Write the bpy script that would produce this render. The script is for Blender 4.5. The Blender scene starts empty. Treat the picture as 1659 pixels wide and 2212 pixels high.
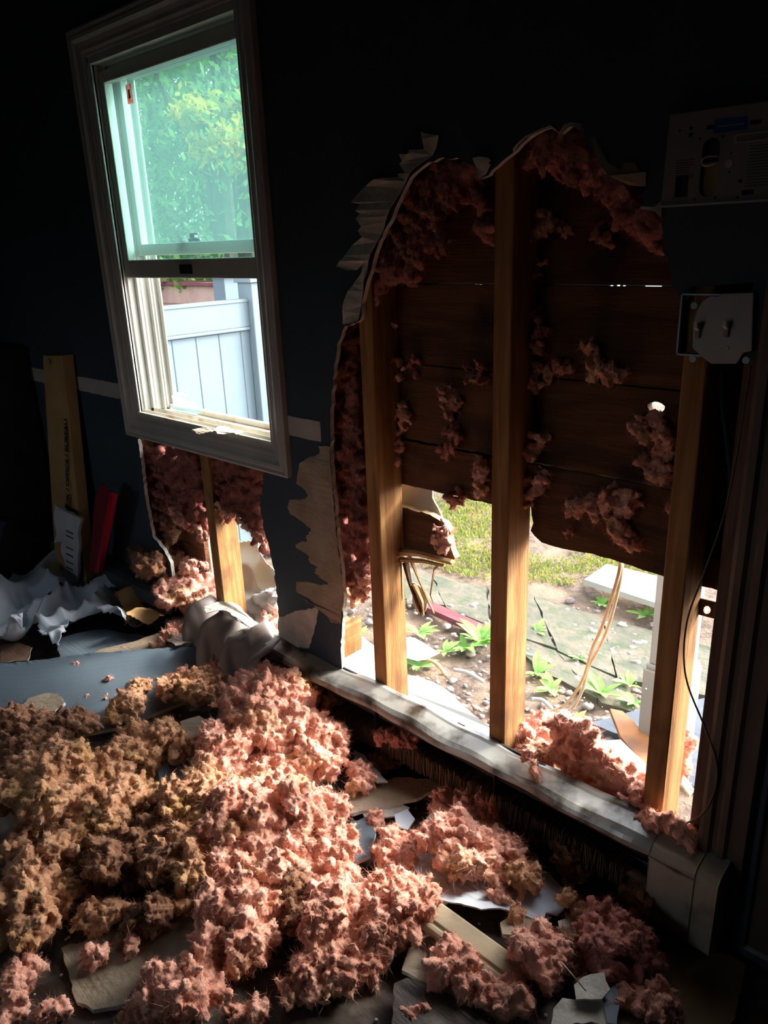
import bpy, math, random
import numpy as np
from mathutils import Vector
from mathutils.geometry import tessellate_polygon
random.seed(5); RNG=np.random.default_rng(5)
SC=bpy.context.scene; COL=SC.collection

# ------------------------------------------------------------ camera (fitted from the vanishing points)
YAW,PIT,ROL,FPX=0.771230518,-0.337122274,-0.0383435877,1663.64524
CAM=np.array([0.0,-1.327,1.40])
def _rot(a,b,g):
    f=np.array([-math.sin(a)*math.cos(b),math.cos(a)*math.cos(b),math.sin(b)]); r=np.array([math.cos(a),math.sin(a),0.0]); u=np.cross(r,f)
    return math.cos(g)*r+math.sin(g)*u, -math.sin(g)*r+math.cos(g)*u, f
RX,UP,FW=_rot(YAW,PIT,ROL)
cd=bpy.data.cameras.new('camera'); cam=bpy.data.objects.new('camera',cd); COL.objects.link(cam)
from mathutils import Matrix
M=Matrix(((RX[0],UP[0],-FW[0],CAM[0]),(RX[1],UP[1],-FW[1],CAM[1]),(RX[2],UP[2],-FW[2],CAM[2]),(0,0,0,1)))
cam.matrix_world=M; cd.sensor_fit='HORIZONTAL'; cd.sensor_width=36; cd.lens=36*FPX/1659; cd.clip_start=.02; cd.clip_end=200
SC.camera=cam
# ------------------------------------------------------------ sky, sun, exposure
w=bpy.data.worlds.new('world'); SC.world=w; w.use_nodes=True; nt=w.node_tree; nt.nodes.clear()
bg=nt.nodes.new('ShaderNodeBackground'); wo=nt.nodes.new('ShaderNodeOutputWorld'); sk=nt.nodes.new('ShaderNodeTexSky')
sk.sky_type='NISHITA'; sk.sun_disc=False; sk.sun_elevation=math.radians(35); sk.sun_rotation=math.radians(28); sk.air_density=1; sk.dust_density=4; sk.ozone_density=1
hs=nt.nodes.new('ShaderNodeHueSaturation'); hs.inputs['Saturation'].default_value=0.35
nt.links.new(sk.outputs[0],hs.inputs['Color']); nt.links.new(hs.outputs[0],bg.inputs[0]); nt.links.new(bg.outputs[0],wo.inputs[0]); bg.inputs[1].default_value=0.42
sd=bpy.data.lights.new('sun','SUN'); so=bpy.data.objects.new('sun',sd); COL.objects.link(so); sd.energy=1.5; sd.angle=math.radians(7); sd.color=(1,.93,.8)
SUN=Vector((.42,.80,.64)).normalized(); so.rotation_euler=SUN.to_track_quat('Z','Y').to_euler()
SC.view_settings.view_transform='Standard'; SC.view_settings.look='None'; SC.view_settings.gamma=1; SC.view_settings.use_curve_mapping=False
SC.view_settings.exposure=1.5

# ------------------------------------------------------------ helpers
def ray(x,y): return (x-829.5)/FPX*RX+(1106-y)/FPX*UP+FW
def PY(x,y,Y=0.): v=ray(x,y); return CAM+v*((Y-CAM[1])/v[1])
def PZ(x,y,Z=0.): v=ray(x,y); return CAM+v*((Z-CAM[2])/v[2])
def PX(x,y,X=0.): v=ray(x,y); return CAM+v*((X-CAM[0])/v[0])
def dep(P): return float(np.dot(np.array(P)-CAM,FW))
def hsh(i,j,k,s):
    h=(i*374761393+j*668265263+k*2147483647+s*144665)&0xffffffff
    h=((h^(h>>13))*1274126177)&0xffffffff; h=h^(h>>16)
    return (h&0xffff)/65535.0
def vn(p,s=0):
    p=np.asarray(p,float); i=np.floor(p).astype(np.int64); f=p-i; f=f*f*(3-2*f); r=0
    for a in(0,1):
        for b in(0,1):
            for c in(0,1):
                wt=(f[:,0] if a else 1-f[:,0])*(f[:,1] if b else 1-f[:,1])*(f[:,2] if c else 1-f[:,2])
                r=r+wt*hsh(i[:,0]+a,i[:,1]+b,i[:,2]+c,s)
    return r*2-1
def mkmesh(name,V,F):
    me=bpy.data.meshes.new(name); V=np.asarray(V,dtype=np.float32)
    if isinstance(F,np.ndarray):
        n,k=F.shape; me.vertices.add(len(V)); me.vertices.foreach_set('co',V.ravel()); me.loops.add(n*k); me.loops.foreach_set('vertex_index',F.astype(np.int32).ravel())
        me.polygons.add(n); me.polygons.foreach_set('loop_start',np.arange(0,n*k,k,dtype=np.int32)); me.update(calc_edges=True)
    else: me.from_pydata([tuple(map(float,v)) for v in V],[],[tuple(int(q) for q in f) for f in F]); me.update()
    return me
def ob(name,me,mat=None,parent=None,smooth=False,kind=None,label=None,cat=None,group=None,loc=None):
    o=bpy.data.objects.new(name,me); COL.objects.link(o)
    if me is not None and mat is not None:
        for m in (mat if isinstance(mat,(list,tuple)) else [mat]): me.materials.append(m)
    if smooth and me is not None: me.polygons.foreach_set('use_smooth',[True]*len(me.polygons))
    if parent is not None: o.parent=parent
    if loc is not None: o.location=loc
    for k,v in(('kind',kind),('label',label),('category',cat),('group',group)):
        if v: o[k]=v
    return o
def empty(name,loc=(0,0,0),**k): return ob(name,None,loc=loc,**k)
def kid(name,V,F,mat,root,**k):
    "child mesh given in world coordinates"
    V=np.asarray(V,float)-np.array(root.location)
    return ob(name,mkmesh(name,V,F),mat,root,**k)
BOXF=[(0,3,2,1),(4,5,6,7),(0,1,5,4),(1,2,6,5),(2,3,7,6),(3,0,4,7)]
def boxv(x0,x1,y0,y1,z0,z1): return np.array([(x0,y0,z0),(x1,y0,z0),(x1,y1,z0),(x0,y1,z0),(x0,y0,z1),(x1,y0,z1),(x1,y1,z1),(x0,y1,z1)],float)
def join(parts):
    V=[];F=[];n=0
    for v,f in parts:
        V+= [tuple(q) for q in v]; F+=[tuple(i+n for i in g) for g in f]; n+=len(v)
    return np.array(V),F
def bevel(o,w=.003,s=2):
    m=o.modifiers.new('bevel','BEVEL'); m.width=w; m.segments=s; m.limit_method='ANGLE'; return o
def tube(pts,r,seg=8,closed=False):
    pts=[np.array(p,float) for p in pts]; V=[];F=[]; n=len(pts)
    for i,p in enumerate(pts):
        t=pts[min(i+1,n-1)]-pts[max(i-1,0)]; t/=np.linalg.norm(t)+1e-9
        a=np.cross(t,[0.13,.31,.94]); a/=np.linalg.norm(a)+1e-9; b=np.cross(t,a)
        rr=r[i] if isinstance(r,(list,tuple)) else r
        for k in range(seg):
            an=2*math.pi*k/seg; V.append(p+rr*(math.cos(an)*a+math.sin(an)*b))
    for i in range(n-1):
        for k in range(seg):
            k2=(k+1)%seg; F.append((i*seg+k,i*seg+k2,(i+1)*seg+k2,(i+1)*seg+k))
    F.append(tuple(range(seg-1,-1,-1))); F.append(tuple(range((n-1)*seg,n*seg)))
    return np.array(V),F
def curve(pts,n=8):
    pts=[np.array(p,float) for p in pts]; out=[]
    P=[2*pts[0]-pts[1]]+pts+[2*pts[-1]-pts[-2]]
    for i in range(1,len(P)-2):
        for k in range(n):
            t=k/n; a,b,c,d=P[i-1:i+3]
            out.append(.5*((2*b)+(-a+c)*t+(2*a-5*b+4*c-d)*t*t+(-a+3*b-3*c+d)*t**3))
    out.append(pts[-1]); return out
def jag(loop,step=.012,amp=.004,s=None):
    "subdivide an (u,v) loop with ragged offsets"
    rs=random.Random(s if s is not None else random.random()); out=[]
    n=len(loop)
    for i in range(n):
        a=np.array(loop[i],float); b=np.array(loop[(i+1)%n],float); L=np.linalg.norm(b-a); k=max(1,int(L/step))
        for j in range(k):
            p=a+(b-a)*j/k
            if j: p=p+np.array([rs.uniform(-amp,amp) for _ in range(len(p))])
            out.append(p)
    return out
def slab_mesh(loops,to3,thick):
    "loops of (u,v): first outer, rest holes; to3(u,v)->front point; thick = 3-vector to the back. returns V,F, material index per face (0 front,1 sides/back)"
    vl=[[Vector((p[0],p[1],0)) for p in L] for L in loops]
    tris=tessellate_polygon(vl); flat=[p for L in loops for p in L]; n=len(flat)
    V=[np.array(to3(*p[:2]),float) for p in flat]; V+= [v+np.array(thick) for v in V[:n]]
    F=[];mi=[]
    for t in tris:
        F.append(tuple(t)); mi.append(0); F.append((t[2]+n,t[1]+n,t[0]+n)); mi.append(1)
    o=0
    for L in loops:
        m=len(L)
        for i in range(m):
            j=(i+1)%m; F.append((o+i,o+j,o+j+n,o+i+n)); mi.append(1)
        o+=m
    return V,F,mi
def slab(name,loops,to3,thick,mats,root=None,**k):
    V,F,mi=slab_mesh(loops,to3,thick)
    if root is not None: o=kid(name,V,F,mats,root,**k)
    else:
        c=np.mean(V,axis=0); o=ob(name,mkmesh(name,np.array(V)-c,F),mats,loc=tuple(c),**k)
    if len(mats)>1: o.data.polygons.foreach_set('material_index',mi)
    import bmesh
    bm=bmesh.new(); bm.from_mesh(o.data); bmesh.ops.recalc_face_normals(bm,faces=bm.faces); bm.to_mesh(o.data); bm.free()
    return o
def wallpoly(px,Y=0.): return [(PY(x,y,Y)[0],PY(x,y,Y)[2]) for x,y in px]
def floorpoly(px,Z=0.): return [(PZ(x,y,Z)[0],PZ(x,y,Z)[1]) for x,y in px]

# ------------------------------------------------------------ materials
def mat(name,c1,c2=None,scale=8,rough=.7,bump=0.,bscale=None,metal=0.,spec=.3,detail=6,stretch=None,lo=.35,hi=.65,sheen=0,c3=None,s3=2.,lo3=.55,hi3=.7,trans=0,distort=0,sss=0):
    m=bpy.data.materials.new(name); m.use_nodes=True; N=m.node_tree.nodes; L=m.node_tree.links; b=N['Principled BSDF']
    b.inputs['Roughness'].default_value=rough; b.inputs['Metallic'].default_value=metal; b.inputs['Specular IOR Level'].default_value=spec
    if sheen: b.inputs['Sheen Weight'].default_value=sheen
    if sss: b.inputs['Subsurface Weight'].default_value=sss; b.inputs['Subsurface Scale'].default_value=.01; b.inputs['Subsurface Radius'].default_value=(1,.5,.35)
    tc=N.new('ShaderNodeTexCoord'); mp=N.new('ShaderNodeMapping'); L.new(tc.outputs['Object'],mp.inputs[0])
    if stretch: mp.inputs['Scale'].default_value=stretch
    col=None
    if c2:
        n=N.new('ShaderNodeTexNoise'); n.inputs['Scale'].default_value=scale; n.inputs['Detail'].default_value=detail; n.inputs['Distortion'].default_value=distort; L.new(mp.outputs[0],n.inputs[0])
        r=N.new('ShaderNodeValToRGB'); r.color_ramp.elements[0].position=lo; r.color_ramp.elements[1].position=hi
        r.color_ramp.elements[0].color=(*c1,1); r.color_ramp.elements[1].color=(*c2,1); L.new(n.outputs[0],r.inputs[0]); col=r.outputs[0]
        if c3:
            n3=N.new('ShaderNodeTexNoise'); n3.inputs['Scale'].default_value=s3; n3.inputs['Detail'].default_value=5; L.new(tc.outputs['Object'],n3.inputs[0])
            r3=N.new('ShaderNodeMapRange'); r3.inputs[1].default_value=lo3; r3.inputs[2].default_value=hi3; L.new(n3.outputs[0],r3.inputs[0])
            mx=N.new('ShaderNodeMix'); mx.data_type='RGBA'; L.new(r3.outputs[0],mx.inputs[0]); L.new(col,mx.inputs[6]); mx.inputs[7].default_value=(*c3,1); col=mx.outputs[2]
        L.new(col,b.inputs['Base Color'])
    else: b.inputs['Base Color'].default_value=(*c1,1)
    if bump:
        n=N.new('ShaderNodeTexNoise'); n.inputs['Scale'].default_value=bscale or scale*4; n.inputs['Detail'].default_value=5; L.new(mp.outputs[0],n.inputs[0])
        bp=N.new('ShaderNodeBump'); bp.inputs['Strength'].default_value=bump; bp.inputs['Distance'].default_value=.004 if 'wool' in name else .01; L.new(n.outputs[0],bp.inputs['Height']); L.new(bp.outputs[0],b.inputs['Normal'])
    if trans:
        t=N.new('ShaderNodeBsdfTranslucent'); mx=N.new('ShaderNodeMixShader'); mx.inputs[0].default_value=trans
        if col: L.new(col,t.inputs[0])
        else: t.inputs[0].default_value=(*c1,1)
        L.new(b.outputs[0],mx.inputs[1]); L.new(t.outputs[0],mx.inputs[2]); L.new(mx.outputs[0],N['Material Output'].inputs[0])
    return m
MT={}
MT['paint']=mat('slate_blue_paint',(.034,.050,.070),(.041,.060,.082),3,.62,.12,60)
MT['gyp']=mat('gypsum_core',(.55,.53,.48),(.68,.66,.62),30,.95,.5,90)
MT['paper']=mat('torn_beige_paper',(.30,.235,.165),(.40,.33,.25),14,.9,.4,70,trans=.1)
MT['paperw']=mat('torn_white_paper',(.42,.40,.34),(.60,.57,.50),18,.9,.4,80)
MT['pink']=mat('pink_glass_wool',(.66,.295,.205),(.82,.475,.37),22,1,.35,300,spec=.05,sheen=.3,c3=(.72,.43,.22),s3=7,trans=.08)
MT['pinkd']=mat('dark_pink_glass_wool',(.42,.15,.12),(.60,.27,.22),24,1,.35,300,spec=.05,sheen=.2,trans=.12)  # darker pink than the main wool colour
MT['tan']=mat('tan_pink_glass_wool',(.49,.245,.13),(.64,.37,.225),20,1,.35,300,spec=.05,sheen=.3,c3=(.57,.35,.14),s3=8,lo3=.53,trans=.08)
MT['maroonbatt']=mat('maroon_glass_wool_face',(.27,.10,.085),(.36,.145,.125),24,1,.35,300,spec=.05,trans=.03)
MT['brown']=mat('brown_and_shaded_glass_wool',(.20,.10,.06),(.34,.17,.10),24,1,.35,300,spec=.05,sheen=.2,trans=.1)  # brown wool; also puts shade into the colour of shaded pink heaps
MT['stud']=mat('stud_lumber',(.24,.105,.032),(.40,.215,.080),5,.75,.25,30,stretch=(9,9,.7),distort=.6,c3=(.10,.05,.025),s3=6,lo3=.56,hi3=.8)
MT['sheath']=mat('old_sheathing_board',(.075,.030,.014),(.15,.066,.030),4,.85,.25,30,stretch=(.8,6,7),distort=.7,c3=(.03,.014,.01),s3=5)
MT['split']=mat('fresh_split_wood',(.42,.26,.12),(.60,.42,.22),14,.8,.3,60,stretch=(1,6,6))
MT['darkwood']=mat('dark_stained_wood',(.070,.034,.024),(.12,.062,.045),6,.6,.15,30,stretch=(8,8,.6))
MT['doortrim']=mat('brown_painted_trim',(.085,.058,.045),(.12,.085,.066),9,.55,.15,40)
MT['vinyl']=mat('white_vinyl',(.44,.45,.41),(.52,.52,.48),4,.4,.03,40,spec=.4)
MT['casing']=mat('offwhite_painted_casing',(.36,.34,.32),(.44,.42,.40),6,.45,.06,40)
MT['heat']=mat('scuffed_cream_enamel',(.30,.30,.28),(.42,.42,.38),5,.3,.05,30,metal=.3,spec=.5,c3=(.055,.042,.028),s3=9,lo3=.48,hi3=.62)
MT['heatcap']=mat('aged_cream_plastic',(.34,.31,.24),(.44,.41,.33),7,.5,.1,40,c3=(.10,.07,.045),s3=9,lo3=.55,hi3=.75)
MT['black']=mat('black_metal',(.012,.011,.010),(.025,.022,.02),10,.75)  # plain near-black for heater inner parts, latch and shelf
MT['fin']=mat('dull_brown_fins',(.22,.15,.10),(.36,.27,.20),12,.5,metal=.6)
MT['floor']=mat('dusty_dark_floorboards',(.045,.034,.028),(.10,.078,.064),7,.45,.15,60,stretch=(1,5,1),c3=(.22,.19,.16),s3=16,lo3=.52,hi3=.75)
MT['ply']=mat('tan_underlay',(.16,.115,.07),(.22,.165,.10),6,.8,.1,40)
MT['tarp']=mat('crumpled_white_vinyl_sheet',(.50,.57,.68),(.62,.69,.78),4,.35,.06,30,spec=.5)
MT['drape']=mat('grey_brown_vinyl_sheet',(.20,.165,.15),(.27,.23,.21),5,.45,.08,30)
MT['card']=mat('brown_cardboard',(.40,.24,.10),(.47,.29,.13),8,.85,.1,60)
MT['bag']=mat('white_paper_bag',(.50,.50,.55),(.58,.58,.62),8,.8,.1,40)
MT['red']=mat('red_plastic',(.38,.010,.03),None,rough=.35)
MT['fabric']=mat('navy_fabric',(.022,.034,.085),(.03,.045,.10),20,.9,.2,120)
MT['ink']=mat('black_print',(.012,.010,.010),None,rough=.8)
MT['switch']=mat('pale_switch_plate',(.36,.37,.37),(.40,.41,.41),5,.4)
MT['steel']=mat('galvanised_steel',(.18,.20,.22),(.28,.30,.32),12,.45,metal=.8)
MT['plate']=mat('grey_mounting_plate',(.20,.19,.19),(.25,.24,.235),8,.6)
MT['blue']=mat('blue_label',(.01,.05,.28),None,rough=.5)
MT['wire']=mat('grey_wire',(.10,.085,.075),None,rough=.5)
MT['wiretan']=mat('tan_cable',(.45,.36,.22),(.55,.45,.30),20,.6)
MT['greencable']=mat('dark_green_cable',(.008,.028,.022),None,rough=.5)
MT['soil']=mat('damp_soil',(.06,.044,.034),(.16,.12,.095),22,.95,.8,60,c3=(.22,.155,.11),s3=5,lo3=.42,hi3=.62)
MT['stone']=mat('mossy_paving',(.080,.088,.066),(.15,.130,.100),7,.9,.5,40,c3=(.055,.080,.045),s3=9,lo3=.48,hi3=.72)
MT['peb']=mat('pebbles',(.18,.15,.14),(.34,.31,.29),20,.8)
MT['grass']=mat('yellow_green_grass',(.18,.26,.05),(.36,.36,.11),14,.8,c3=(.40,.31,.10),s3=5,trans=.3)
MT['weed']=mat('bright_weed_leaf',(.16,.36,.08),(.30,.52,.14),20,.6,trans=.35)
MT['board']=mat('white_vinyl_siding_sheet',(.34,.36,.36),(.42,.43,.42),3,.5,.05,20,c3=(.32,.29,.23),s3=3,lo3=.55,hi3=.8)
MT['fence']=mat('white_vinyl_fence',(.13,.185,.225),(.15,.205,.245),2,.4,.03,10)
MT['rust']=mat('rusty_orange_board',(.40,.17,.06),(.20,.10,.06),9,.8,.2,40)
MT['maroon']=mat('maroon_edging',(.12,.035,.045),(.18,.06,.07),9,.7)
MT['dark']=mat('dark_grey_slab',(.06,.075,.10),(.09,.11,.14),6,.7)
MT['farwall']=mat('far_brown_siding',(.34,.22,.18),(.42,.29,.24),6,.8)
MT['leafg']=mat('tree_leaf_green',(.06,.16,.05),(.20,.34,.07),1.6,.6,trans=.45,c3=(.04,.13,.09),s3=.8)
MT['leafy']=mat('tree_leaf_yellow',(.55,.48,.04),(.75,.55,.06),2,.6,trans=.45)
MT['bark']=mat('bark',(.05,.04,.03),(.10,.08,.06),9,.9,.4)
MT['plastic']=mat('crumpled_clear_plastic',(.75,.85,.86),None,rough=.25,trans=.4,spec=.6)
def glass_mat():
    m=bpy.data.materials.new('dusty_tinted_glass'); m.use_nodes=True; N=m.node_tree.nodes; L=m.node_tree.links; N.clear()
    o=N.new('ShaderNodeOutputMaterial'); t=N.new('ShaderNodeBsdfTransparent'); t.inputs[0].default_value=(.77,.90,.885,1)
    g=N.new('ShaderNodeBsdfGlossy'); g.inputs['Roughness'].default_value=.03; d=N.new('ShaderNodeBsdfTranslucent'); d.inputs[0].default_value=(.55,.80,.80,1)
    m1=N.new('ShaderNodeMixShader'); m1.inputs[0].default_value=.035; m2=N.new('ShaderNodeMixShader'); m2.inputs[0].default_value=.05
    L.new(t.outputs[0],m1.inputs[1]); L.new(d.outputs[0],m1.inputs[2]); L.new(m1.outputs[0],m2.inputs[1]); L.new(g.outputs[0],m2.inputs[2]); L.new(m2.outputs[0],o.inputs[0])
    return m
MT['glass']=glass_mat()

# ------------------------------------------------------------ the room shell
WB=empty('wall_back',kind='structure')
HOLE_S=[(298,948),(305,1000),(312,1060),(322,1120),(330,1160),(352,1185),(368,1215),(372,1245),(352,1275),(360,1330),(400,1400),(600,1400),(602,1330),(592,1230),(583,1190),(572,1150),(560,1090),(570,1040),(566,1000),(560,960)]
HOLE_B=[(736,1400),(743,1290),(728,1150),(714,1000),(716,860),(728,745),(745,705),(778,692),(784,645),(804,573),(819,522),(850,460),(872,410),(896,373),(926,350),(957,340),(998,345),(1031,363),(1037,386),(1055,379),(1085,348),(1113,327),(1142,297),(1168,282),(1193,275),(1213,289),(1234,270),(1257,268),(1265,297),(1278,327),(1300,353),(1321,379),(1362,400),(1393,402),(1391,446),(1419,450),(1431,466),(1431,543),(1442,558),(1449,610),(1465,640),(1484,650)]
hs_=[tuple(p) for p in jag(wallpoly(HOLE_S),.012,.0035,1)]
hb=[tuple(p) for p in jag(wallpoly(HOLE_B),.012,.003,2)]
hb=hb[:-1] if False else hb
# close the big hole: right of the switch box down to below the heater
LH=wallpoly(HOLE_B)
big=[(LH[0][0]-.0,.10)]+[tuple(p[:2]) for p in jag(LH,.012,.003,2) if True]
big=[p for p in big]
# jag closes the loop back to the start; cut those closing points
nclose=max(1,int(np.linalg.norm(np.array(LH[0])-np.array(LH[-1]))/.012)); big=big[:len(big)-nclose+1]
sx,sz=LH[-1]
big+= [(sx+.004,1.31),(-.452,1.318),(-.452,1.20),(-.33,1.19),(-.33,.10)]
small=[tuple(p[:2]) for p in jag([(a,b) for a,b in wallpoly(HOLE_S) if True],.012,.0035,1)]
WX0,WX1,WZ0,WZ1=-2.465,-1.705,.86,1.955
win=[(WX0,WZ0),(WX0,WZ1),(WX1,WZ1),(WX1,WZ0)]
outer=[(-3.95,0),(1.2,0),(1.2,2.44),(-3.95,2.44)]
# keep the small hole below the window rough opening
small=[(x,min(z,.84)) for x,z in small]; small=[(x,max(z,.06)) for x,z in small]
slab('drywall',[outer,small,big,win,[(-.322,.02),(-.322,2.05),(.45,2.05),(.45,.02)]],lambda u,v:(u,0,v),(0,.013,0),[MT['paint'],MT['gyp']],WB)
STUDW=.040
def stud(x,z0,z1,w=STUDW,m='stud',jagtop=False,y0=.013,y1=.102):
    V=boxv(x,x+w,y0,y1,z0,z1); o=kid('stud',V,BOXF,MT[m],WB); bevel(o,.002,1); return o
for x in (-1.364,-.966): stud(x,.04,2.4,.046)
stud(-.560,.04,2.4,.043)
stud(-2.165+.03,.04,.82,.046)            # cripple under the window
stud(-2.62,.04,2.4); stud(-1.66,.42,2.4)
stud(-.458,.04,2.4,.041,'darkwood'); stud(-.4165,.04,2.4,.04,'darkwood')
stud(-2.96,.04,2.4); stud(-3.37,.04,2.4)
for x in (-.01,.4,.8): stud(x,.04,2.4)
kid('header',boxv(-3.95,1.2,.013,.102,2.36,2.44),BOXF,MT['stud'],WB)
kid('window_sill_plate',boxv(-2.49,-1.62,.013,.102,.80,.84),BOXF,MT['stud'],WB)
# splintered stud, left of the open bay
spl=wallpoly([(668,1400),(672,1340),(680,1330),(684,1306),(693,1312),(700,1330),(706,1350),(716,1362),(726,1368),(737,1348),(740,1400),(738,1425),(668,1425)],.013)
o=slab('broken_stud',[jag(spl,.01,.0018,3)],lambda u,v:(u,.014,v),(0,.08,0),[MT['split'],MT['stud']],WB,label='stud snapped off into a pointed orange splinter')
kid('bottom_plate',boxv(-3.95,-.33,.013,.102,0,.040),BOXF,MT['stud'],WB)
# sheathing boards, one by one (about 7 1/4 in wide with dark open joints)
def board(x0,x1,z0,z1,name='sheathing_board',loop=None,holes=(),lab=None):
    L=loop or [(x0,z0),(x1,z0),(x1,z1),(x0,z1)]
    return slab(name,[L]+list(holes),lambda u,v:(u,.103,v),(0,.019,0),[MT['sheath'],MT['split'] if lab else MT['sheath']],WB,label=lab)
zs=[2.44,2.257,2.067,1.877,1.687,1.497,1.302,1.112,.918]
for i in range(8):
    a,b=zs[i+1]+.004,zs[i]
    if a>1.95: segs=[(-3.95,-2.2),(-2.195,-.94),(-.935,1.2)]
    else: segs=[(-3.95,-2.475),(-1.695,-.945),(-.94,.3),(.303,1.2)] if i%2 else [(-3.95,-2.475),(-1.695,-1.345),(-1.34,-.545),(-.54,1.2)]
    for s0,s1 in segs:
        holes=()
        if i==7-0 and s0<-.62<s1:
            c=PY(1417,882,.103); kn=[(c[0]+.017*math.cos(t)*(1+.15*math.sin(3*t)),c[2]+.013*math.sin(t)) for t in np.linspace(0,2*math.pi,14,endpoint=False)]
            holes=(kn,) if zs[i+1]<c[2]<zs[i] else ()
        board(s0,s1,a,b,holes=holes)
# knot hole belongs to the row it falls in
# last row: broken edges
bz=.914
Lr=wallpoly([(1148,1112),(1152,1130),(1146,1146),(1155,1158),(1170,1172),(1195,1180),(1240,1190),(1280,1196),(1340,1215),(1436,1246)],.103)
rl=[(-.935,bz)]+[(max(x,-.93),z) for x,z in Lr]+[(-.54,.733),(.3,.733),(.3,bz)]
board(0,0,0,0,loop=jag(rl,.02,.0015,4),lab='board broken to a ragged pale edge on its lower left')
Lm=wallpoly([(856,1043),(935,1060),(1056,1088)],.103)
board(0,0,0,0,loop=jag([(-1.695,bz),(-1.695,.735),(-1.36,.735),(-1.36,.79)]+list(Lm)+[(-.94,.80),(-.94,bz)],.02,.0015,5))
board(-3.95,-2.475,.735,bz); 
for a,b in ((.545,.731),(.355,.541),(.165,.351),(-.02,.161)):
    board(-3.95,-2.32,a,b)
    board(-.30,1.2,a,b)
slab('sheathing_board',[jag([(-2.32,.62),(-2.33,.80),(-1.70,.80),(-1.70,.55),(-1.86,.575),(-1.93,.60),(-2.0,.60),(-2.1,.58),(-2.2,.60)],.015,.004,6)],lambda u,v:(u,.103,v),(0,.019,0),[MT['sheath'],MT['split']],WB)
# outer siding: closes the joints from outside, with the few slits where daylight shows
def slit(x,y,wpx,h=.004):
    a=PY(x-wpx/2,y,.135); b=PY(x+wpx/2,y,.135); z=(a[2]+b[2])/2; return [(a[0],z-h/2),(a[0],z+h/2),(b[0],z+h/2),(b[0],z-h/2)]
slits=[slit(955,617,5),slit(962,618,4),slit(1032,616,5),slit(1042,616,5),slit(1325,618,7),slit(1340,617,7),slit(1352,618,6),slit(1415,619,36),slit(1047,811,16,.006),slit(1332,836,20),slit(1358,839,22),slit(1008,976,34),slit(1192,1013,80,.003),slit(1305,1031,14)]
c=PY(1417,879,.135); slits.append([(c[0]-.022,c[2]-.012),(c[0]-.022,c[2]+.014),(c[0]+.022,c[2]+.014),(c[0]+.022,c[2]-.012)])
winx=[(-2.475,.84),(-2.475,1.97),(-1.695,1.97),(-1.695,.84)]
slab('siding',[[(-3.95,.84),(1.2,.84),(1.2,2.6),(-3.95,2.6)],[(x,z if z>.841 else .8405) for x,z in winx]]+slits if False else [[(-3.95,.82),(1.2,.82),(1.2,2.6),(-3.95,2.6)],winx]+slits,lambda u,v:(u,.128,v),(0,.006,0),[MT['board'],MT['board']],WB)
kid('siding',boxv(-3.95,-2.4,.128,.134,-.4,.82),BOXF,MT['board'],WB); kid('siding',boxv(-.30,1.2,.128,.134,-.4,.82),BOXF,MT['board'],WB)
kid('foundation',boxv(-3.95,1.2,.013,.11,-.5,-.002),BOXF,MT['stone'],WB)
# torn beige face where the paint layer tore away, left of the hole
tp=wallpoly([(650,1000),(640,1045),(626,1080),(622,1095),(636,1130),(634,1170),(642,1235),(640,1275),(652,1296),(680,1305),(700,1330),(716,1345),(738,1345),(743,1290),(728,1150),(716,1000),(716,965),(690,962),(672,985)])
slab('torn_drywall_face',[jag(tp,.008,.002,7)],lambda u,v:(u,-.002+.004*math.sin(u*60),v),(0,.002,0),[MT['paper'],MT['paper']],WB,label='brown paper layer bared where the blue paint tore off')
tp2=wallpoly([(602,1335),(640,1320),(688,1312),(684,1345),(668,1400),(640,1398),(604,1388)])
slab('torn_drywall_face',[jag(tp2,.008,.002,8)],lambda u,v:(u,-.0015,v),(0,.0015,0),[MT['paperw'],MT['paperw']],WB)
# band where the chair rail used to be
def strip(x0,x1,z0=.903,z1=.958):
    slab('chair_rail_band',[jag([(x0,z0),(x1,z0),(x1,z1),(x0,z1)],.02,.0015,int(-x0*100))],lambda u,v:(u,-.0025,v),(0,.0025,0),[MT['casing'],MT['paperw']],WB,label='pale unpainted band left by a missing chair rail')
strip(-3.93,-2.552); strip(-1.646,-1.512)
# torn paper flaps standing off around the hole
flaps=[[(910,285),(930,290),(955,293),(946,318),(936,336),(905,362),(893,373),(880,392),(865,420),(850,452),(832,492),(819,522),(808,548),(800,575),(788,604),(780,598),(786,570),(773,584),(755,583),(734,575),(750,552),(762,530),(778,520),(790,512),(781,499),(788,489),(777,472),(784,461),(774,455),(783,441),(766,437),(776,420),(792,402),(815,388),(846,384),(864,382),(860,376),(879,374),(866,354),(874,350),(868,333),(886,334),(893,329),(889,324),(919,322),(914,300)],
[(1022,342),(1035,338),(1062,341),(1068,347),(1060,352),(1066,356),(1052,376),(1037,386),(1031,362)],
[(742,700),(748,660),(757,628),(770,606),(800,575),(790,612),(784,645),(779,692),(760,698)],
[(1284,302),(1290,290),(1300,318),(1318,352),(1345,368),(1352,350),(1372,352),(1384,368),(1400,372),(1397,402),(1360,400),(1322,380),(1300,353)],
[(1115,322),(1142,294),(1166,280),(1192,271),(1206,281),(1214,291),(1194,277),(1168,284),(1142,299),(1116,330)],
[(1212,290),(1226,270),(1240,264),(1258,267),(1258,283),(1245,274),(1234,276),(1220,288)],
[(1390,446),(1420,447),(1433,434),(1434,470),(1420,456),(1392,452)]]
for i,f in enumerate(flaps):
    L=jag(wallpoly(f),.015,.001,20+i); cx=np.mean([p[0] for p in L]); cz=np.mean([p[1] for p in L])
    slab('torn_paper_flap',[L],lambda u,v:(u,-.003-.010*(.5+.5*math.sin(u*55+v*30+i)),v),(0,.0012,0),[MT['paperw'] if i!=3 else MT['paper'],MT['gyp']],WB)
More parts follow.
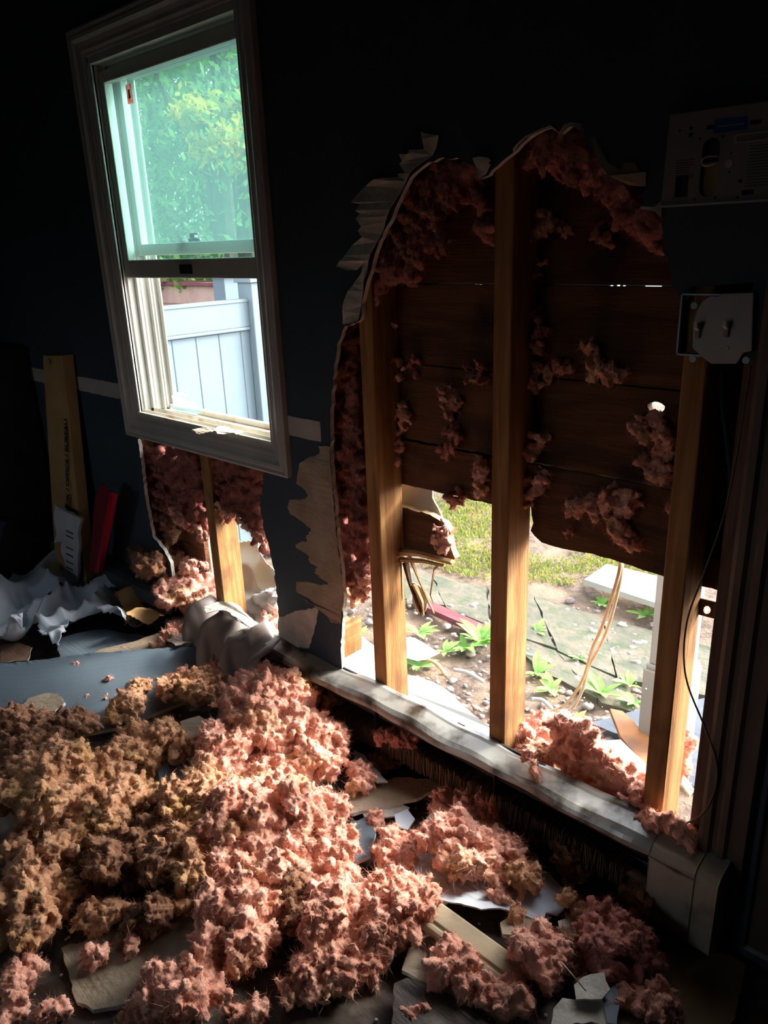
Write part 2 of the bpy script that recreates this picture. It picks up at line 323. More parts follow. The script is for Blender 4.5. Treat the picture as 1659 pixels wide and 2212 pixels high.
# other room faces
def struct(name,V,m): return ob(name,mkmesh(name,V,BOXF),m,kind='structure')
struct('floor',boxv(-3.95,1.2,-3.6,.013,-.06,0),MT['floor'])
struct('ceiling',boxv(-3.95,1.2,-3.6,.13,2.44,2.5),MT['paint'])
struct('wall_left',boxv(-4.05,-3.95,-3.6,.13,-.5,2.5),MT['paint'])
struct('wall_right',boxv(1.2,1.3,-3.6,.13,-.5,2.5),MT['paint'])
# unseen opposite wall; its opening is added as fill daylight for the torn wall
slab('wall_front',[[(-4.05,-.06),(1.3,-.06),(1.3,2.5),(-4.05,2.5)],[(-2.35,1.0),(-2.35,1.65),(-1.57,1.65),(-1.57,1.0)]],lambda u,v:(u,-3.7,v),(0,.1,0),[MT['paint'],MT['paint']],kind='structure')

# ------------------------------------------------------------ window
W1=empty('window_1',((WX0+WX1)/2,0,WZ0),kind='structure')
def molding(a,b,inw,prof,name,m,root):
    "mitred casing leg from a to b (x,z), inward dir; prof: list of (dist from outer edge, proud)"
    a=np.array(a,float);b=np.array(b,float);d=(b-a)/np.linalg.norm(b-a);inw=np.array(inw,float);V=[];F=[]
    for e,s in((a,1),(b,-1)):
        for t,pz in prof:
            q=e+inw*t+d*t*s; V.append((q[0],-pz,q[1]))
    n=len(prof)
    for i in range(n): j=(i+1)%n; F.append((i,j,j+n,i+n))
    F.append(tuple(range(n))); F.append(tuple(range(2*n-1,n-1,-1)))
    return kid(name,V,F,m,root)
prof=[(0,0),(0,.017),(.006,.020),(.014,.016),(.020,.019),(.030,.019),(.040,.013),(.052,.010),(.062,.010),(.070,.007),(.078,.006),(.080,0)]
ox0,ox1,oz0,oz1=-2.552,-1.646,.780,2.040
molding((ox0,oz0),(ox0,oz1),(1,0),prof,'side_casing',MT['casing'],W1); molding((ox1,oz1),(ox1,oz0),(-1,0),prof,'side_casing',MT['casing'],W1)
molding((ox0,oz1),(ox1,oz1),(0,-1),prof,'head_casing',MT['casing'],W1); molding((ox1,oz0),(ox0,oz0),(0,1),prof,'apron_casing',MT['casing'],W1)
# vinyl frame with ribbed tracks
fx0,fx1=-2.475,-1.695
def ribs(x,s,z0,z1):
    P=[(boxv(*sorted((x,x+s*.010)),-.004,.136,z0,z1),BOXF)]
    for y,dd in((-.003,.020),(.022,.016),(.050,.024),(.070,.014),(.094,.026),(.112,.016),(.130,.030)):
        P.append((boxv(*sorted((x,x+s*dd)),y,y+.006,z0,z1),BOXF))
    return join(P)
for x,s in((fx0,1),(fx1,-1)):
    V,F=ribs(x,s,.865,1.96); bevel(kid('jamb_track',V,F,MT['vinyl'],W1),.0015,1)
V,F=join([(boxv(fx0,fx1,-.004,.136,1.94,1.965),BOXF),(boxv(fx0,fx1,.05,.056,1.92,1.94),BOXF),(boxv(fx0,fx1,.11,.136,1.91,1.94),BOXF)]); kid('frame_head',V,F,MT['vinyl'],W1)
V,F=join([(boxv(fx0,fx1,-.006,.136,.840,.862),BOXF),(boxv(fx0,fx1,-.006,.004,.862,.872),BOXF),(boxv(fx0,fx1,.018,.023,.862,.876),BOXF),(boxv(fx0,fx1,.050,.055,.862,.878),BOXF),(boxv(fx0,fx1,.118,.136,.862,.878),BOXF)])
bevel(kid('sill',V,F,mat('weathered_sill',(.55,.52,.42),(.66,.64,.56),9,.5,.1,40,c3=(.40,.26,.10),s3=12),W1),.0015,1)
def sash(name,y0,y1,z0,z1,xo=.014,rail=.052,top=.034,st=.030,lab=None):
    a,b=fx0+xo,fx1-xo; S=kid(name,*join([(boxv(a,a+st,y0,y1,z0,z1),BOXF),(boxv(b-st,b,y0,y1,z0,z1),BOXF),(boxv(a+st,b-st,y0,y1,z0,z0+rail),BOXF),(boxv(a+st,b-st,y0,y1,z1-top,z1),BOXF)]),MT['vinyl'],W1)
    if lab: S['label']=lab
    bevel(S,.0025,2)
    g=ob('pane',mkmesh('pane',boxv(a+st-.004,b-st+.004,(y0+y1)/2-.002,(y0+y1)/2+.002,z0+rail-.004,z1-top+.004)-np.array(W1.location),BOXF),MT['glass'],S)
    return S
lower=sash('raised_sash',.020,.048,1.318,1.922,rail=.056)
upper=sash('upper_sash',.074,.100,1.385,1.955,rail=.036,top=.03)
loc=np.array(W1.location)
def sub(name,V,F,m,par): return ob(name,mkmesh(name,np.asarray(V,float)-loc,F),m,par)
c=PY(401,569,.019); sub('tilt_latch',boxv(c[0]-.030,c[0]+.030,.014,.020,1.331,1.358),BOXF,MT['black'],lower)
c=PY(420,515,.07); V,F=join([(boxv(c[0]-.030,c[0]+.030,.066,.074,1.421,1.431),BOXF),(boxv(c[0]-.012,c[0]+.012,.060,.076,1.431,1.446),BOXF),(boxv(c[0]-.006,c[0]+.035,.058,.066,1.440,1.446),BOXF)]); bevel(ob('sash_lock',mkmesh('sash_lock',V-loc,F),MT['steel'],upper),.003,2)
c=PY(279,203,.030); MT['stick']=mat('faded_red_sticker',(.62,.16,.14),(.75,.45,.42),60,.6,trans=.8); sub('sticker',boxv(c[0]-.016,c[0]+.016,.0305,.0312,c[2]-.026,c[2]+.026),BOXF,MT['stick'],lower)
MT['stickw']=mat('pale_sticker',(.62,.68,.62),None,rough=.6); sub('sticker',boxv(c[0]-.006,c[0]+.006,.0300,.0304,c[2]-.012,c[2]+.012),BOXF,MT['stickw'],lower)
# glass shard of plastic film and debris on the sill
for k,(px,nm,m,lb,ct) in enumerate([([(372,832),(385,850),(408,838),(398,868),(418,866),(425,880),(440,884),(425,895),(436,912),(372,905)],'plastic_scrap','plastic','crumpled clear plastic scrap in the lower left corner of the open window','plastic scrap'),
    ([(458,928),(470,922),(486,919),(498,927),(520,929),(526,935),(510,939),(490,934),(470,936)],'paint_flake','paperw','curled paint flake lying on the middle of the window sill','paint flake'),
    ([(411,930),(430,925),(462,926),(456,934),(430,935)],'wood_chip','paper','thin tan chip on the sill left of the paint flake','wood chip')]):
    if k==0: slab(nm,[jag(wallpoly(px,.10),.012,.004,40)],lambda u,v:(u,.104+.012*math.sin(u*150)*math.cos(v*90),v),(0,.0012,0),[MT[m]],label=lb,cat=ct)
    else: slab(nm,[jag(floorpoly(px,.880),.006,.0015,41+k)],lambda u,v:(u,v,.880+.004*math.sin(u*90)),(0,0,-.0015),[MT[m]],label=lb,cat=ct)

# ------------------------------------------------------------ door trim at the right
D1=empty('door_1',(-.36,0,0),kind='structure')
kid('jamb',boxv(-.3765,-.355,-.012,.125,0,2.1),BOXF,MT['doortrim'],D1)
V=[];dp=[(0,0),(0,.018),(.008,.022),(.020,.022),(.026,.014),(.034,.014),(.040,.020),(.050,.020),(.056,.012),(.085,.010),(.088,0)]
molding((-.427,2.1),(-.427,0),(1,0),[(t,p+.001) for t,p in dp],'side_casing',MT['doortrim'],D1)
kid('door_panel',boxv(-.355,.46,.014,.07,-.001,2.06),BOXF,MT['doortrim'],D1)

# ------------------------------------------------------------ baseboard heater
H=empty('baseboard_heater',(-1.1,-.03,0),label='long baseboard heater along the back wall with its front cover missing',cat='heater')
hx0,hx1=-1.93,-.50; ny=70
def hprof(x):
    dz=.004*math.sin(x*9)+.0025*math.sin(x*31); dy=.004*math.sin(x*14+1)+.002*math.sin(x*37)
    return [(.010,.224+dz),(-.004+dy*.3,.224+dz),(-.012,.221+dz),(-.050+dy*.5,.212+dz),(-.062+dy,.206+dz*.6),(-.067+dy,.198+dz*.5),(-.0665+dy,.188),(-.064+dy,.188),(-.064+dy,.197),(-.058,.203),(-.012,.216),(.010,.218)]
V=[];F=[];xs=np.linspace(hx0,hx1,ny)
for x in xs: V+=[(x,y,z) for y,z in hprof(x)]
k=12
for i in range(ny-1):
    for j in range(k): F.append((i*k+j,i*k+(j+1)%k,(i+1)*k+(j+1)%k,(i+1)*k+j))
F+= [tuple(range(k)),tuple(range((ny-1)*k,ny*k))][::1]
kid('top_cover',V,F,MT['heat'],H,smooth=False)
kid('back_plate',boxv(hx0,hx1,.004,.009,.012,.222),BOXF,MT['black'],H)
kid('bottom_lip',boxv(hx0,hx1,-.060,.004,.010,.016),BOXF,MT['black'],H)
kid('damper',boxv(hx0,hx1-.02,-.045,-.043,.160,.192),BOXF,MT['black'],H)
pipe=[(x,-.030,.088+.004*math.sin(x*5)) for x in np.linspace(hx0,hx1,20)]
kid('pipe',*tube(pipe,.011,10),MT['fin'],H,smooth=True)
FS=None
fb=mkmesh('fin',boxv(-.0004,.0004,-.027,.025,-.030,.030),BOXF); fb.materials.append(MT['fin'])
for i,x in enumerate(np.arange(-1.84,-.56,.0052)):
    o=bpy.data.objects.new('fin',fb); COL.objects.link(o); o.parent=H; o.location=(x-H.location.x,-.032-H.location.y,.088+.004*math.sin(x*5)); o.rotation_euler=(random.uniform(-.15,.15),random.uniform(-.12,.12),random.uniform(-.12,.12)); s=random.uniform(.9,1.05); o.scale=(1,s,s)
kid('clip',boxv(-1.60,-1.555,-.068,-.062,.176,.184),BOXF,MT['vinyl'],H,label='small bright metal clip under the top cover')
for x in(-1.72,-1.30,-.90): kid('bracket',*join([(boxv(x,x+.002,-.058,.004,.10,.205),BOXF)]),MT['black'],H)
# end cap
cap=[(.010,.226),(-.010,.226),(-.060,.214),(-.070,.202),(-.071,.030),(-.066,.022),(.010,.022)]
def ext(pr,x0,x1):
    n=len(pr);V=[(x0,y,z) for y,z in pr]+[(x1,y,z) for y,z in pr];F=[(i,(i+1)%n,(i+1)%n+n,i+n) for i in range(n)]+[tuple(range(n)),tuple(range(2*n-1,n-1,-1))];return V,F
EC=kid('end_cap',*ext(cap,-.502,-.408),MT['heatcap'],H); bevel(EC,.002,2)
bevel(kid('end_cap',*ext([(y*1.02-.0,z+.001) for y,z in cap],-.4065,-.362),MT['heatcap'],H),.002,2)
kid('cap_lip',boxv(-.502,-.41,-.073,-.070,.188,.193),BOXF,MT['heat'],H)
# second heater behind, under the window towards the left
H2=empty('baseboard_heater',(-2.9,-.03,0),label='dark baseboard heater running left of the window into the corner',cat='heater')
kid('top_cover',*ext([(.0,.224),(-.05,.212),(-.066,.200),(-.066,.150),(-.062,.150),(-.062,.196),(-.05,.206),(.0,.216)],-3.6,-2.33),mat('dark_teal_enamel',(.035,.045,.05),(.05,.06,.065),5,.5),H2)
kid('front_panel',boxv(-3.6,-2.33,-.064,-.060,.04,.135),BOXF,MT['black'],H2); kid('back_plate',boxv(-3.6,-2.33,-.006,-.002,.01,.22),BOXF,MT['black'],H2)

# ------------------------------------------------------------ switch, mounting plate, cables
S=empty('light_switch',(-.50,-.004,1.26),label='cracked two-gang light switch plate hanging at the torn edge of the hole',cat='light switch')
pl=wallpoly([(1517,650),(1535,638),(1550,640),(1558,634),(1628,632),(1624,758),(1605,762),(1596,778),(1590,786),(1535,786),(1515,770),(1495,752),(1497,700),(1506,668)],-.012)
o=slab('face_plate',[pl],lambda u,v:(u,-.012,v),(0,.005,0),[MT['switch'],MT['switch']],S); bevel(o,.0015,2)
for px in((1509,715),(1571,712)):
    c=PY(px[0],px[1],-.012); bevel(kid('toggle',boxv(c[0]-.004,c[0]+.004,-.017,-.009,c[2]-.012,c[2]+.012),BOXF,MT['plate'],S),.001,1)
    V=boxv(c[0]-.0035,c[0]+.0035,-.027,-.012,c[2]-.002,c[2]+.009); V[[0,1,4,5],2]+=.008; bevel(kid('toggle_lever',V,BOXF,MT['vinyl'],S),.001,1)
c=PY(1571,752,-.012); kid('screw',*tube([(c[0],-.0135,c[2]),(c[0],-.012,c[2])],.003,10),MT['steel'],S)
b0=PY(1487,640,.0); b1=PY(1632,790,.0)
kid('steel_box',*join([(boxv(-.566,-.563,-.006,.06,1.197,1.300),BOXF),(boxv(-.46,-.457,-.006,.06,1.197,1.300),BOXF),(boxv(-.566,-.457,-.006,.06,1.197,1.200),BOXF),(boxv(-.566,-.457,-.006,.06,1.297,1.300),BOXF),(boxv(-.566,-.457,.058,.06,1.197,1.300),BOXF)]),MT['steel'],S)
for px in((1500,660),(1497,775),(1612,778),(1612,650)):
    c=PY(px[0],px[1],-.007); kid('ear',*tube([(c[0],-.009,c[2]),(c[0],-.005,c[2])],.006,12),MT['steel'],S)
P=empty('mounting_plate',(-.50,-.01,1.50),label='grey wall mounting plate with a blue label, oblong cut-outs and a white wire loop',cat='mounting plate')
px0,px1,pz0,pz1=-.611,-.40,1.440,1.575
def stadium(cx,cz,w,h,n=8):
    L=[];r=min(w,h)/2
    for i in range(n+1):
        a=math.pi*i/n; L.append((cx+r*math.cos(a),cz+(h/2-r)+r*math.sin(a)) if h>w else (cx-(w/2-r)-r*math.sin(a),cz+r*math.cos(a)))
    for i in range(n+1):
        a=math.pi*i/n; L.append((cx-r*math.cos(a),cz-(h/2-r)-r*math.sin(a)) if h>w else (cx+(w/2-r)+r*math.sin(a),cz-r*math.cos(a)))
    return L
def pc(x,y): q=PY(x,y,-.012); return q[0],q[2]
cx,cz=pc(1532,362); holes=[stadium(cx,cz,.027,.086)]
cx,cz=pc(1625,296); sl=stadium(cx,cz,.055,.013)
for q,r in (((1469,283),.0022),((1493,277),.003),((1492,291),.0036),((1580,331),.0015),((1576,372),.002),((1599,391),.003),((1500,430),.0022),((1456,427),.002),((1545,427),.0022),((1593,427),.0022),((1512,299),.002),((1562,294),.002)):
    x,z=pc(*q); holes.append([(x+r*math.cos(t),z+r*math.sin(t)) for t in np.linspace(0,2*math.pi,8,endpoint=False)])
for q,a,b in (((1538,274),.008,.005),((1633,263),.008,.005),((1615,415),.009,.006),((1474,403),.014,.017)):
    x,z=pc(*q); holes.append([(x-a/1,z-b/1.6),(x+a/1,z-b/1.6),(x+a/1,z+b/1.6),(x-a/1,z+b/1.6)] if q[0]!=1474 else [(x-.012,z-.016),(x+.012,z-.016),(x+.012,z+.016),(x-.012,z+.016)])
pts=[(px0,pz0),(px1,pz0),(px1,pz1),(px0+.004,pz1)]
o=slab('plate_face',[pts]+holes,lambda u,v:(u,-.012,v),(0,.008,0),[MT['plate'],MT['plate']],P)
kid('bottom_edge',boxv(px0,px1,-.015,-.004,pz0-.003,pz0),BOXF,MT['switch'],P)
x,z=pc(1578,270); kid('label_strip',boxv(x-.025,x+.025,-.0128,-.012,z-.009,z+.009),BOXF,MT['blue'],P,label='blue label strip'); kid('label_line',boxv(x-.02,x+.02,-.0132,-.0128,z-.001,z+.0005),BOXF,MT['plate'],P)
kid('slot_rim',*slab_mesh([sl,[(a*.9+cx*.1 if False else a+(cx-a)*.08, b+(cz-b)*.0) for a,b in stadium(pc(1625,296)[0],pc(1625,296)[1],.050,.009)]],lambda u,v:(u,-.0135,v),(0,.0015,0))[:2],MT['casing'],P)
for j in range(9):
    x,z=pc(1482,345+j*5.5); kid('print_line',boxv(x-.017,x+random.uniform(.006,.015),-.0122,-.012,z-.0006,z+.0004),BOXF,MT['ink'],P)
x,z=pc(1634,355); kid('paper_label',boxv(x-.016,x+.03,-.0124,-.012,z-.035,z+.035),BOXF,mat('pale_label',(.22,.24,.24),None),P)
for j in range(14): kid('print_line',boxv(x-.013,x+.02,-.0127,-.0124,z-.030+j*.0043,z-.0292+j*.0043),BOXF,MT['ink'],P)
x,z=pc(1575,354); kid('round_boss',*tube([(x,-.0135,z),(x,-.012,z)],.006,14),MT['casing'],P)
kid('wire_loop',*tube(curve([PY(1551,337,-.014),PY(1530,338,-.02),PY(1517,345,-.022),PY(1518,356,-.022),PY(1530,357,-.02),PY(1550,352,-.014)],6),.0016,8),MT['vinyl'],P,smooth=True,label='white wire loop in the oblong cut-out')
kid('back_card',boxv(px0+.04,px0+.09,-.0038,-.002,1.45,1.50),BOXF,MT['card'],P)
V,F=tube(curve([PY(1622,790,-.006),PY(1612,850,-.010),PY(1588,1000,-.016),PY(1562,1120,-.020),PY(1520,1240,-.022),PY(1487,1330,-.022),PY(1477,1410,-.022),PY(1486,1480,-.022),PY(1522,1570,-.024),PY(1546,1640,-.024),PY(1546,1700,-.024),PY(1520,1755,-.022),PY(1478,1780,-.018),PY(1440,1786,.0),PY(1436,1796,.01)],8),.0018,8)
c=V.mean(0); ob('loose_wire',mkmesh('loose_wire',V-c,F),MT['wire'],smooth=True,loc=tuple(c),label='thin grey wire hanging from the switch and looping down to the heater',cat='wire')
V,F=tube(curve([PY(1556,790,.05),PY(1562,880,.05),PY(1572,960,.05),PY(1578,1050,.05),PY(1566,1180,.05)],6),.006,8); c=V.mean(0)
ob('power_cable',mkmesh('power_cable',V-c,F),MT['greencable'],smooth=True,loc=tuple(c),label='dark green cable running down inside the wall below the switch',cat='cable')
# steel strap across the narrow bay
o=slab('nail_plate',[wallpoly([(1511,1291),(1555,1302),(1552,1338),(1506,1326)],.10),[(a,b) for a,b in [ (PY(1528+8*math.cos(t),1317+9*math.sin(t),.10)[0],PY(1528+8*math.cos(t),1317+9*math.sin(t),.10)[2]) for t in np.linspace(0,2*math.pi,10,endpoint=False)]]],lambda u,v:(u,.098,v),(0,.003,0),[MT['darkwood']],label='dark strap with one round hole bridging the narrow bay by the door',cat='strap')
kid('sheathing_board',boxv(-.53,-.40,.103,.122,.795,.912),BOXF,MT['sheath'],WB)

# ------------------------------------------------------------ glass-wool generator
def ico(sub=2):
    t=(1+5**.5)/2; V=[(-1,t,0),(1,t,0),(-1,-t,0),(1,-t,0),(0,-1,t),(0,1,t),(0,-1,-t),(0,1,-t),(t,0,-1),(t,0,1),(-t,0,-1),(-t,0,1)]
    V=[np.array(v)/np.linalg.norm(v) for v in V]
    F=[(0,11,5),(0,5,1),(0,1,7),(0,7,10),(0,10,11),(1,5,9),(5,11,4),(11,10,2),(10,7,6),(7,1,8),(3,9,4),(3,4,2),(3,2,6),(3,6,8),(3,8,9),(4,9,5),(2,4,11),(6,2,10),(8,6,7),(9,8,1)]
    for _ in range(sub):
        c={};G=[]
        def m(a,b):
            k=(min(a,b),max(a,b))
            if k not in c: v=V[a]+V[b]; V.append(v/np.linalg.norm(v)); c[k]=len(V)-1
            return c[k]
        for a,b,d in F: x,y,z=m(a,b),m(b,d),m(d,a); G+=[(a,x,z),(b,y,x),(d,z,y),(x,y,z)]
        F=G
    return np.array(V),np.array(F)
IV,IF=ico(1); IV2,IF2=ico(2)
JOBS=[]
def fluff(name,C,R,matk,label=None,cat='insulation',group=None,voxel=.0042,zmin=None,amp=1.,fuzz=1.,stretch=1.5,parent=None,flat=None,core=None,ylim=None):
    C=np.asarray(C,float);n=len(C);R=np.broadcast_to(np.asarray(R,float),(n,))
    A=RNG.normal(size=(n,3,3)); Q=np.linalg.qr(A)[0]
    S=np.stack([R*RNG.uniform(.45,.85,n),R*RNG.uniform(.6,1.0,n),R*RNG.uniform(1.0,stretch*1.35,n)],1)
    B=IV2[None]*S[:,None,:]; B=np.einsum('nvk,nkj->nvj',B,Q)
    if flat is not None: B[:,:,1]*=flat
    V=(B+C[:,None,:]).reshape(-1,3); F=(IF2[None]+(np.arange(n)*len(IV2))[:,None,None]).reshape(-1,3)
    if core is not None:
        cv,rad=core; V2=IV*np.array(rad)+np.array(cv); F=np.vstack([F,IF+len(V)]); V=np.vstack([V,V2])
    me=mkmesh(name,V,F); o=bpy.data.objects.new(name,me); COL.objects.link(o)
    m=o.modifiers.new('r','REMESH'); m.mode='VOXEL'; m.voxel_size=voxel
    JOBS.append((o,name,matk,label,cat,group,voxel,zmin,amp,fuzz,parent,ylim))
    return o
def finish():
    dg=bpy.context.evaluated_depsgraph_get(); tot=0
    for (o,name,matk,label,cat,group,voxel,zmin,amp,fuzz,parent,ylim) in JOBS:
        me=bpy.data.meshes.new_from_object(o.evaluated_get(dg)); old=o.data
        n=len(me.vertices); co=np.empty(n*3,np.float32); me.vertices.foreach_get('co',co); co=co.reshape(-1,3).astype(float)
        no=np.empty(n*3,np.float32); me.vertex_normals.foreach_get('vector',no); no=no.reshape(-1,3)
        s=random.randint(0,999)
        d=.0026*vn(co*85+s,1)+.0022*(1-np.abs(vn(co*190+s,2))*3)+.0014*vn(co*400+s,3)
        d2=np.stack([vn(co*90+s,5),vn(co*90+s,6),vn(co*90+s,7)],1)*.0026
        co=co+no*(d*amp)[:,None]+d2*amp
        if zmin is not None: co[:,2]=np.maximum(co[:,2],zmin)
        if ylim is not None: co[:,1]=np.clip(co[:,1],ylim[0],ylim[1])
        c=co.mean(0)
        if zmin is not None: c[2]=co[:,2].min()
        # short fibres standing off the surface
        k=int(n*.7*fuzz*(voxel/.0042)**2); parts=None
        F=np.empty(len(me.polygons)*4,np.int32) if all(True for _ in [0]) else None
        lt=np.empty(len(me.polygons),np.int32); me.polygons.foreach_get('loop_total',lt)
        li=np.empty(len(me.loops),np.int32); me.loops.foreach_get('vertex_index',li)
        me.vertices.foreach_set('co',(co-c).astype(np.float32).ravel()); me.update()
        me.materials.clear(); me.materials.append(MT[matk]); me.polygons.foreach_set('use_smooth',np.ones(len(me.polygons),bool)); me.name=name
        o.modifiers.clear(); o.data=me; o.location=tuple(c); bpy.data.meshes.remove(old)
        for kk,v in(('label',label),('category',cat),('group',group)):
            if v: o[kk]=v
        if parent is not None:
            o.parent=parent; o.location=tuple(c-np.array(parent.location))
            if 'category' in o: del o['category']
        tot+=n*2
        if k>5:
            i=RNG.integers(0,n,k); p=(co-c)[i]; nn=no[i]+RNG.normal(scale=.55,size=(k,3)); nn/=np.linalg.norm(nn,axis=1)[:,None]
            L=RNG.gamma(2.0,.0042,k)[:,None]; sd_=np.cross(nn,RNG.normal(size=(k,3))); sd_/=np.linalg.norm(sd_,axis=1)[:,None]
            wd=.00036; mid=p+nn*L*.5+RNG.normal(scale=.0012,size=(k,3)); tip=mid+nn*L*.5+RNG.normal(scale=.002,size=(k,3))
            V=np.stack([p-sd_*wd,p+sd_*wd,tip],1).reshape(-1,3)
            F=np.arange(k*3).reshape(-1,3)
            f=ob('fibres',mkmesh('fibres',V,F),MT[matk],o,kind='stuff') if parent is None else None
            tot+=k
    print('FLUFF TRIS',tot)
PITCHC={}
def clump(px,py,rx,ry,matk,label,z0=0.,hf=.8,size=.014,voxel=.0034,group=None,dens=1.,name='insulation_clump',nub=1.):
    "a heap of glass wool sitting at height z0; centre, half width and half height as seen"
    # solve the centre so that it is h*.35 above z0
    P0=PZ(px,py,z0+.03); D=dep(P0); a=.87*rx*D/FPX; rm=.87*ry*D/FPX; v=ray(px,py); v=v/np.linalg.norm(v); sp=abs(v[2]); cp=math.sqrt(1-sp*sp)
    h=hf*rm; b=min(1.3*a,math.sqrt(max(rm*rm-(h*cp)**2,.15*rm*rm))/max(sp,.3)); zc=z0+h*.42
    c=PZ(px,py,zc)
    rt=np.array([RX[0],RX[1],0]); rt/=np.linalg.norm(rt); fw=np.array([FW[0],FW[1],0]); fw/=np.linalg.norm(fw)
    area=4*math.pi*((a*b)**1.6/3+(a*h)**1.6/3+(b*h)**1.6/3)**(1/1.6)
    n=int(max(24,min(900,dens*1.25*area/(size*size*1.7))))
    u=RNG.normal(size=(n,3)); u/=np.linalg.norm(u,axis=1)[:,None]; u[:,2]=np.where(u[:,2]<-.35,-u[:,2],u[:,2])
    sd=random.randint(0,99); lump=1+.26*vn(u*1.6+sd,1)+.16*vn(u*3.3+sd,2)
    rr=(lump*RNG.uniform(.80,1.06,n))[:,None]
    a2,b2,h2=max(a-size*.8,.6*a),max(b-size*.8,.6*b),max(h-size*.5,.6*h)
    C=c+rr*(u[:,:1]*a2*rt+u[:,1:2]*b2*fw)+rr*u[:,2:]*np.array([0,0,h2])
    R=size*RNG.uniform(.45,1.1,n)
    ns=int(np.clip(n/22,2,14)); su=RNG.normal(size=(ns,3)); su/=np.linalg.norm(su,axis=1)[:,None]; su[:,2]=np.abs(su[:,2]); su*=RNG.uniform(.35,.72,ns)[:,None]
    ux=u*np.array([1,1,1.0]); pick=np.argmax(ux@su.T+RNG.uniform(0,.25,(n,ns)),axis=1); q=su[pick]+ux*(.50*RNG.uniform(.75,1.12,n)[:,None]+.05)
    C=c+q[:,:1]*a*rt+q[:,1:2]*b*fw+q[:,2:]*np.array([0,0,h])
    # core: many blobs through the inside
    m=max(6,n//5); w_=RNG.normal(size=(m,3)); w_/=np.linalg.norm(w_,axis=1)[:,None]; w_*=RNG.uniform(.1,.55,m)[:,None]
    C2=c+w_[:,:1]*a2*rt+w_[:,1:2]*b2*fw+w_[:,2:]*np.array([0,0,h2]); R2=np.full(m,min(a,b,h)*.42+size*.4)
    return fluff(name,np.vstack([C,C2]),np.concatenate([R,R2]),matk,label,'insulation',group,voxel,max(z0-.02,.001) if z0<.05 else None,1.,1.,2.2)
def wallfluff(poly,Y,n,size,matk,label,name='insulation_tuft',dy=.02,voxel=.0036,group=None,parent=None,ylim=(.016,.101),amp=1.,flat=None):
    "tufts filling a polygon (picture coordinates) on the plane y=Y"
    xs=[p[0] for p in poly]; ys=[p[1] for p in poly]; C=[]
    def inside(x,y):
        r=False;j=len(poly)-1
        for i in range(len(poly)):
            if (poly[i][1]>y)!=(poly[j][1]>y) and x<(poly[j][0]-poly[i][0])*(y-poly[i][1])/(poly[j][1]-poly[i][1]+1e-9)+poly[i][0]: r=not r
            j=i
        return r
    tries=0
    while len(C)<n and tries<n*60:
        tries+=1; x=random.uniform(min(xs),max(xs)); y=random.uniform(min(ys),max(ys))
        if inside(x,y): C.append(PY(x,y,Y+random.uniform(-dy,dy)))
    R=size*RNG.uniform(.5,1.25,len(C))
    return fluff(name,C,R,matk,label,'insulation',group,voxel,None,amp,1.,1.8,parent,flat,None,ylim)
#PART2

# ------------------------------------------------------------ outdoors
GZ=-.45
n=150; gx=np.linspace(-9,4,n); gy=np.linspace(.11,12,n); X,Y=np.meshgrid(gx,gy); pt=np.stack([X.ravel(),Y.ravel(),np.zeros(n*n)],1)
Z=GZ+.02*vn(pt*3,1)+.012*vn(pt*9,2)-.02
idx=(np.arange(n-1)[:,None]*n+np.arange(n-1)).ravel(); Fg=np.stack([idx,idx+1,idx+1+n,idx+n],1)
ob('ground',mkmesh('ground',np.stack([X.ravel(),Y.ravel(),Z],1),Fg),MT['soil'],smooth=True,kind='structure')
G=lambda x,y,z=GZ: PZ(x,y,z)
# paving
def pav(px,i):
    L=floorpoly(px,GZ+.02); return slab('paving_slab',[jag(L,.06,.006,60+i)],lambda u,v:(u,v,GZ+.004+.005*math.sin(u*7+v*5)),(0,0,-.05),[MT['stone']],PATH)
PATH=empty('garden_path',(-1.8,1.8,GZ),kind='structure')
for i,q in enumerate([[(862,1232),(930,1236),(960,1300),(880,1300)],[(934,1236),(1050,1262),(1058,1345),(964,1305)],[(1054,1262),(1150,1280),(1200,1395),(1062,1350)],[(1154,1282),(1300,1325),(1330,1450),(1205,1400)],[(1304,1327),(1440,1365),(1460,1480),(1335,1455)],[(1062,1352),(1200,1400),(1290,1500),(1180,1450)],[(1204,1404),(1334,1458),(1430,1545),(1300,1510)],[(1444,1367),(1640,1420),(1640,1520),(1460,1482)]]): pav(q,i)
L=floorpoly([(905,1290),(1060,1358),(1060,1376),(900,1306)],GZ+.02)
slab('edging_strip',[L],lambda u,v:(u,v,GZ+.028),(0,0,-.03),[MT['maroon']],label='dark maroon edging strip beside the garden path',cat='edging')
# pebbles and rubble in the bed (nobody could count them)
V=[];F=[];nn=0
for i in range(700):
    x=random.uniform(740,1450); y=random.uniform(1290,1640); p=G(x,y,GZ-.005)
    if p[1]<.2: continue
    r=random.choice([.008,.012,.016,.022])*random.uniform(.6,1.2); q=IV*np.array([r,r*random.uniform(.6,1),r*.6])+p
    q=q+.3*r*vn(q*90+i,3)[:,None]; V.append(q); F.append(IF+nn); nn+=len(q)
c=np.array([-1.4,1,GZ]); ob('pebbles',mkmesh('pebbles',np.vstack(V)-c,np.vstack(F)),MT['peb'],loc=tuple(c),kind='stuff',label='scattered pebbles in the soil bed outside the hole',cat='pebbles')
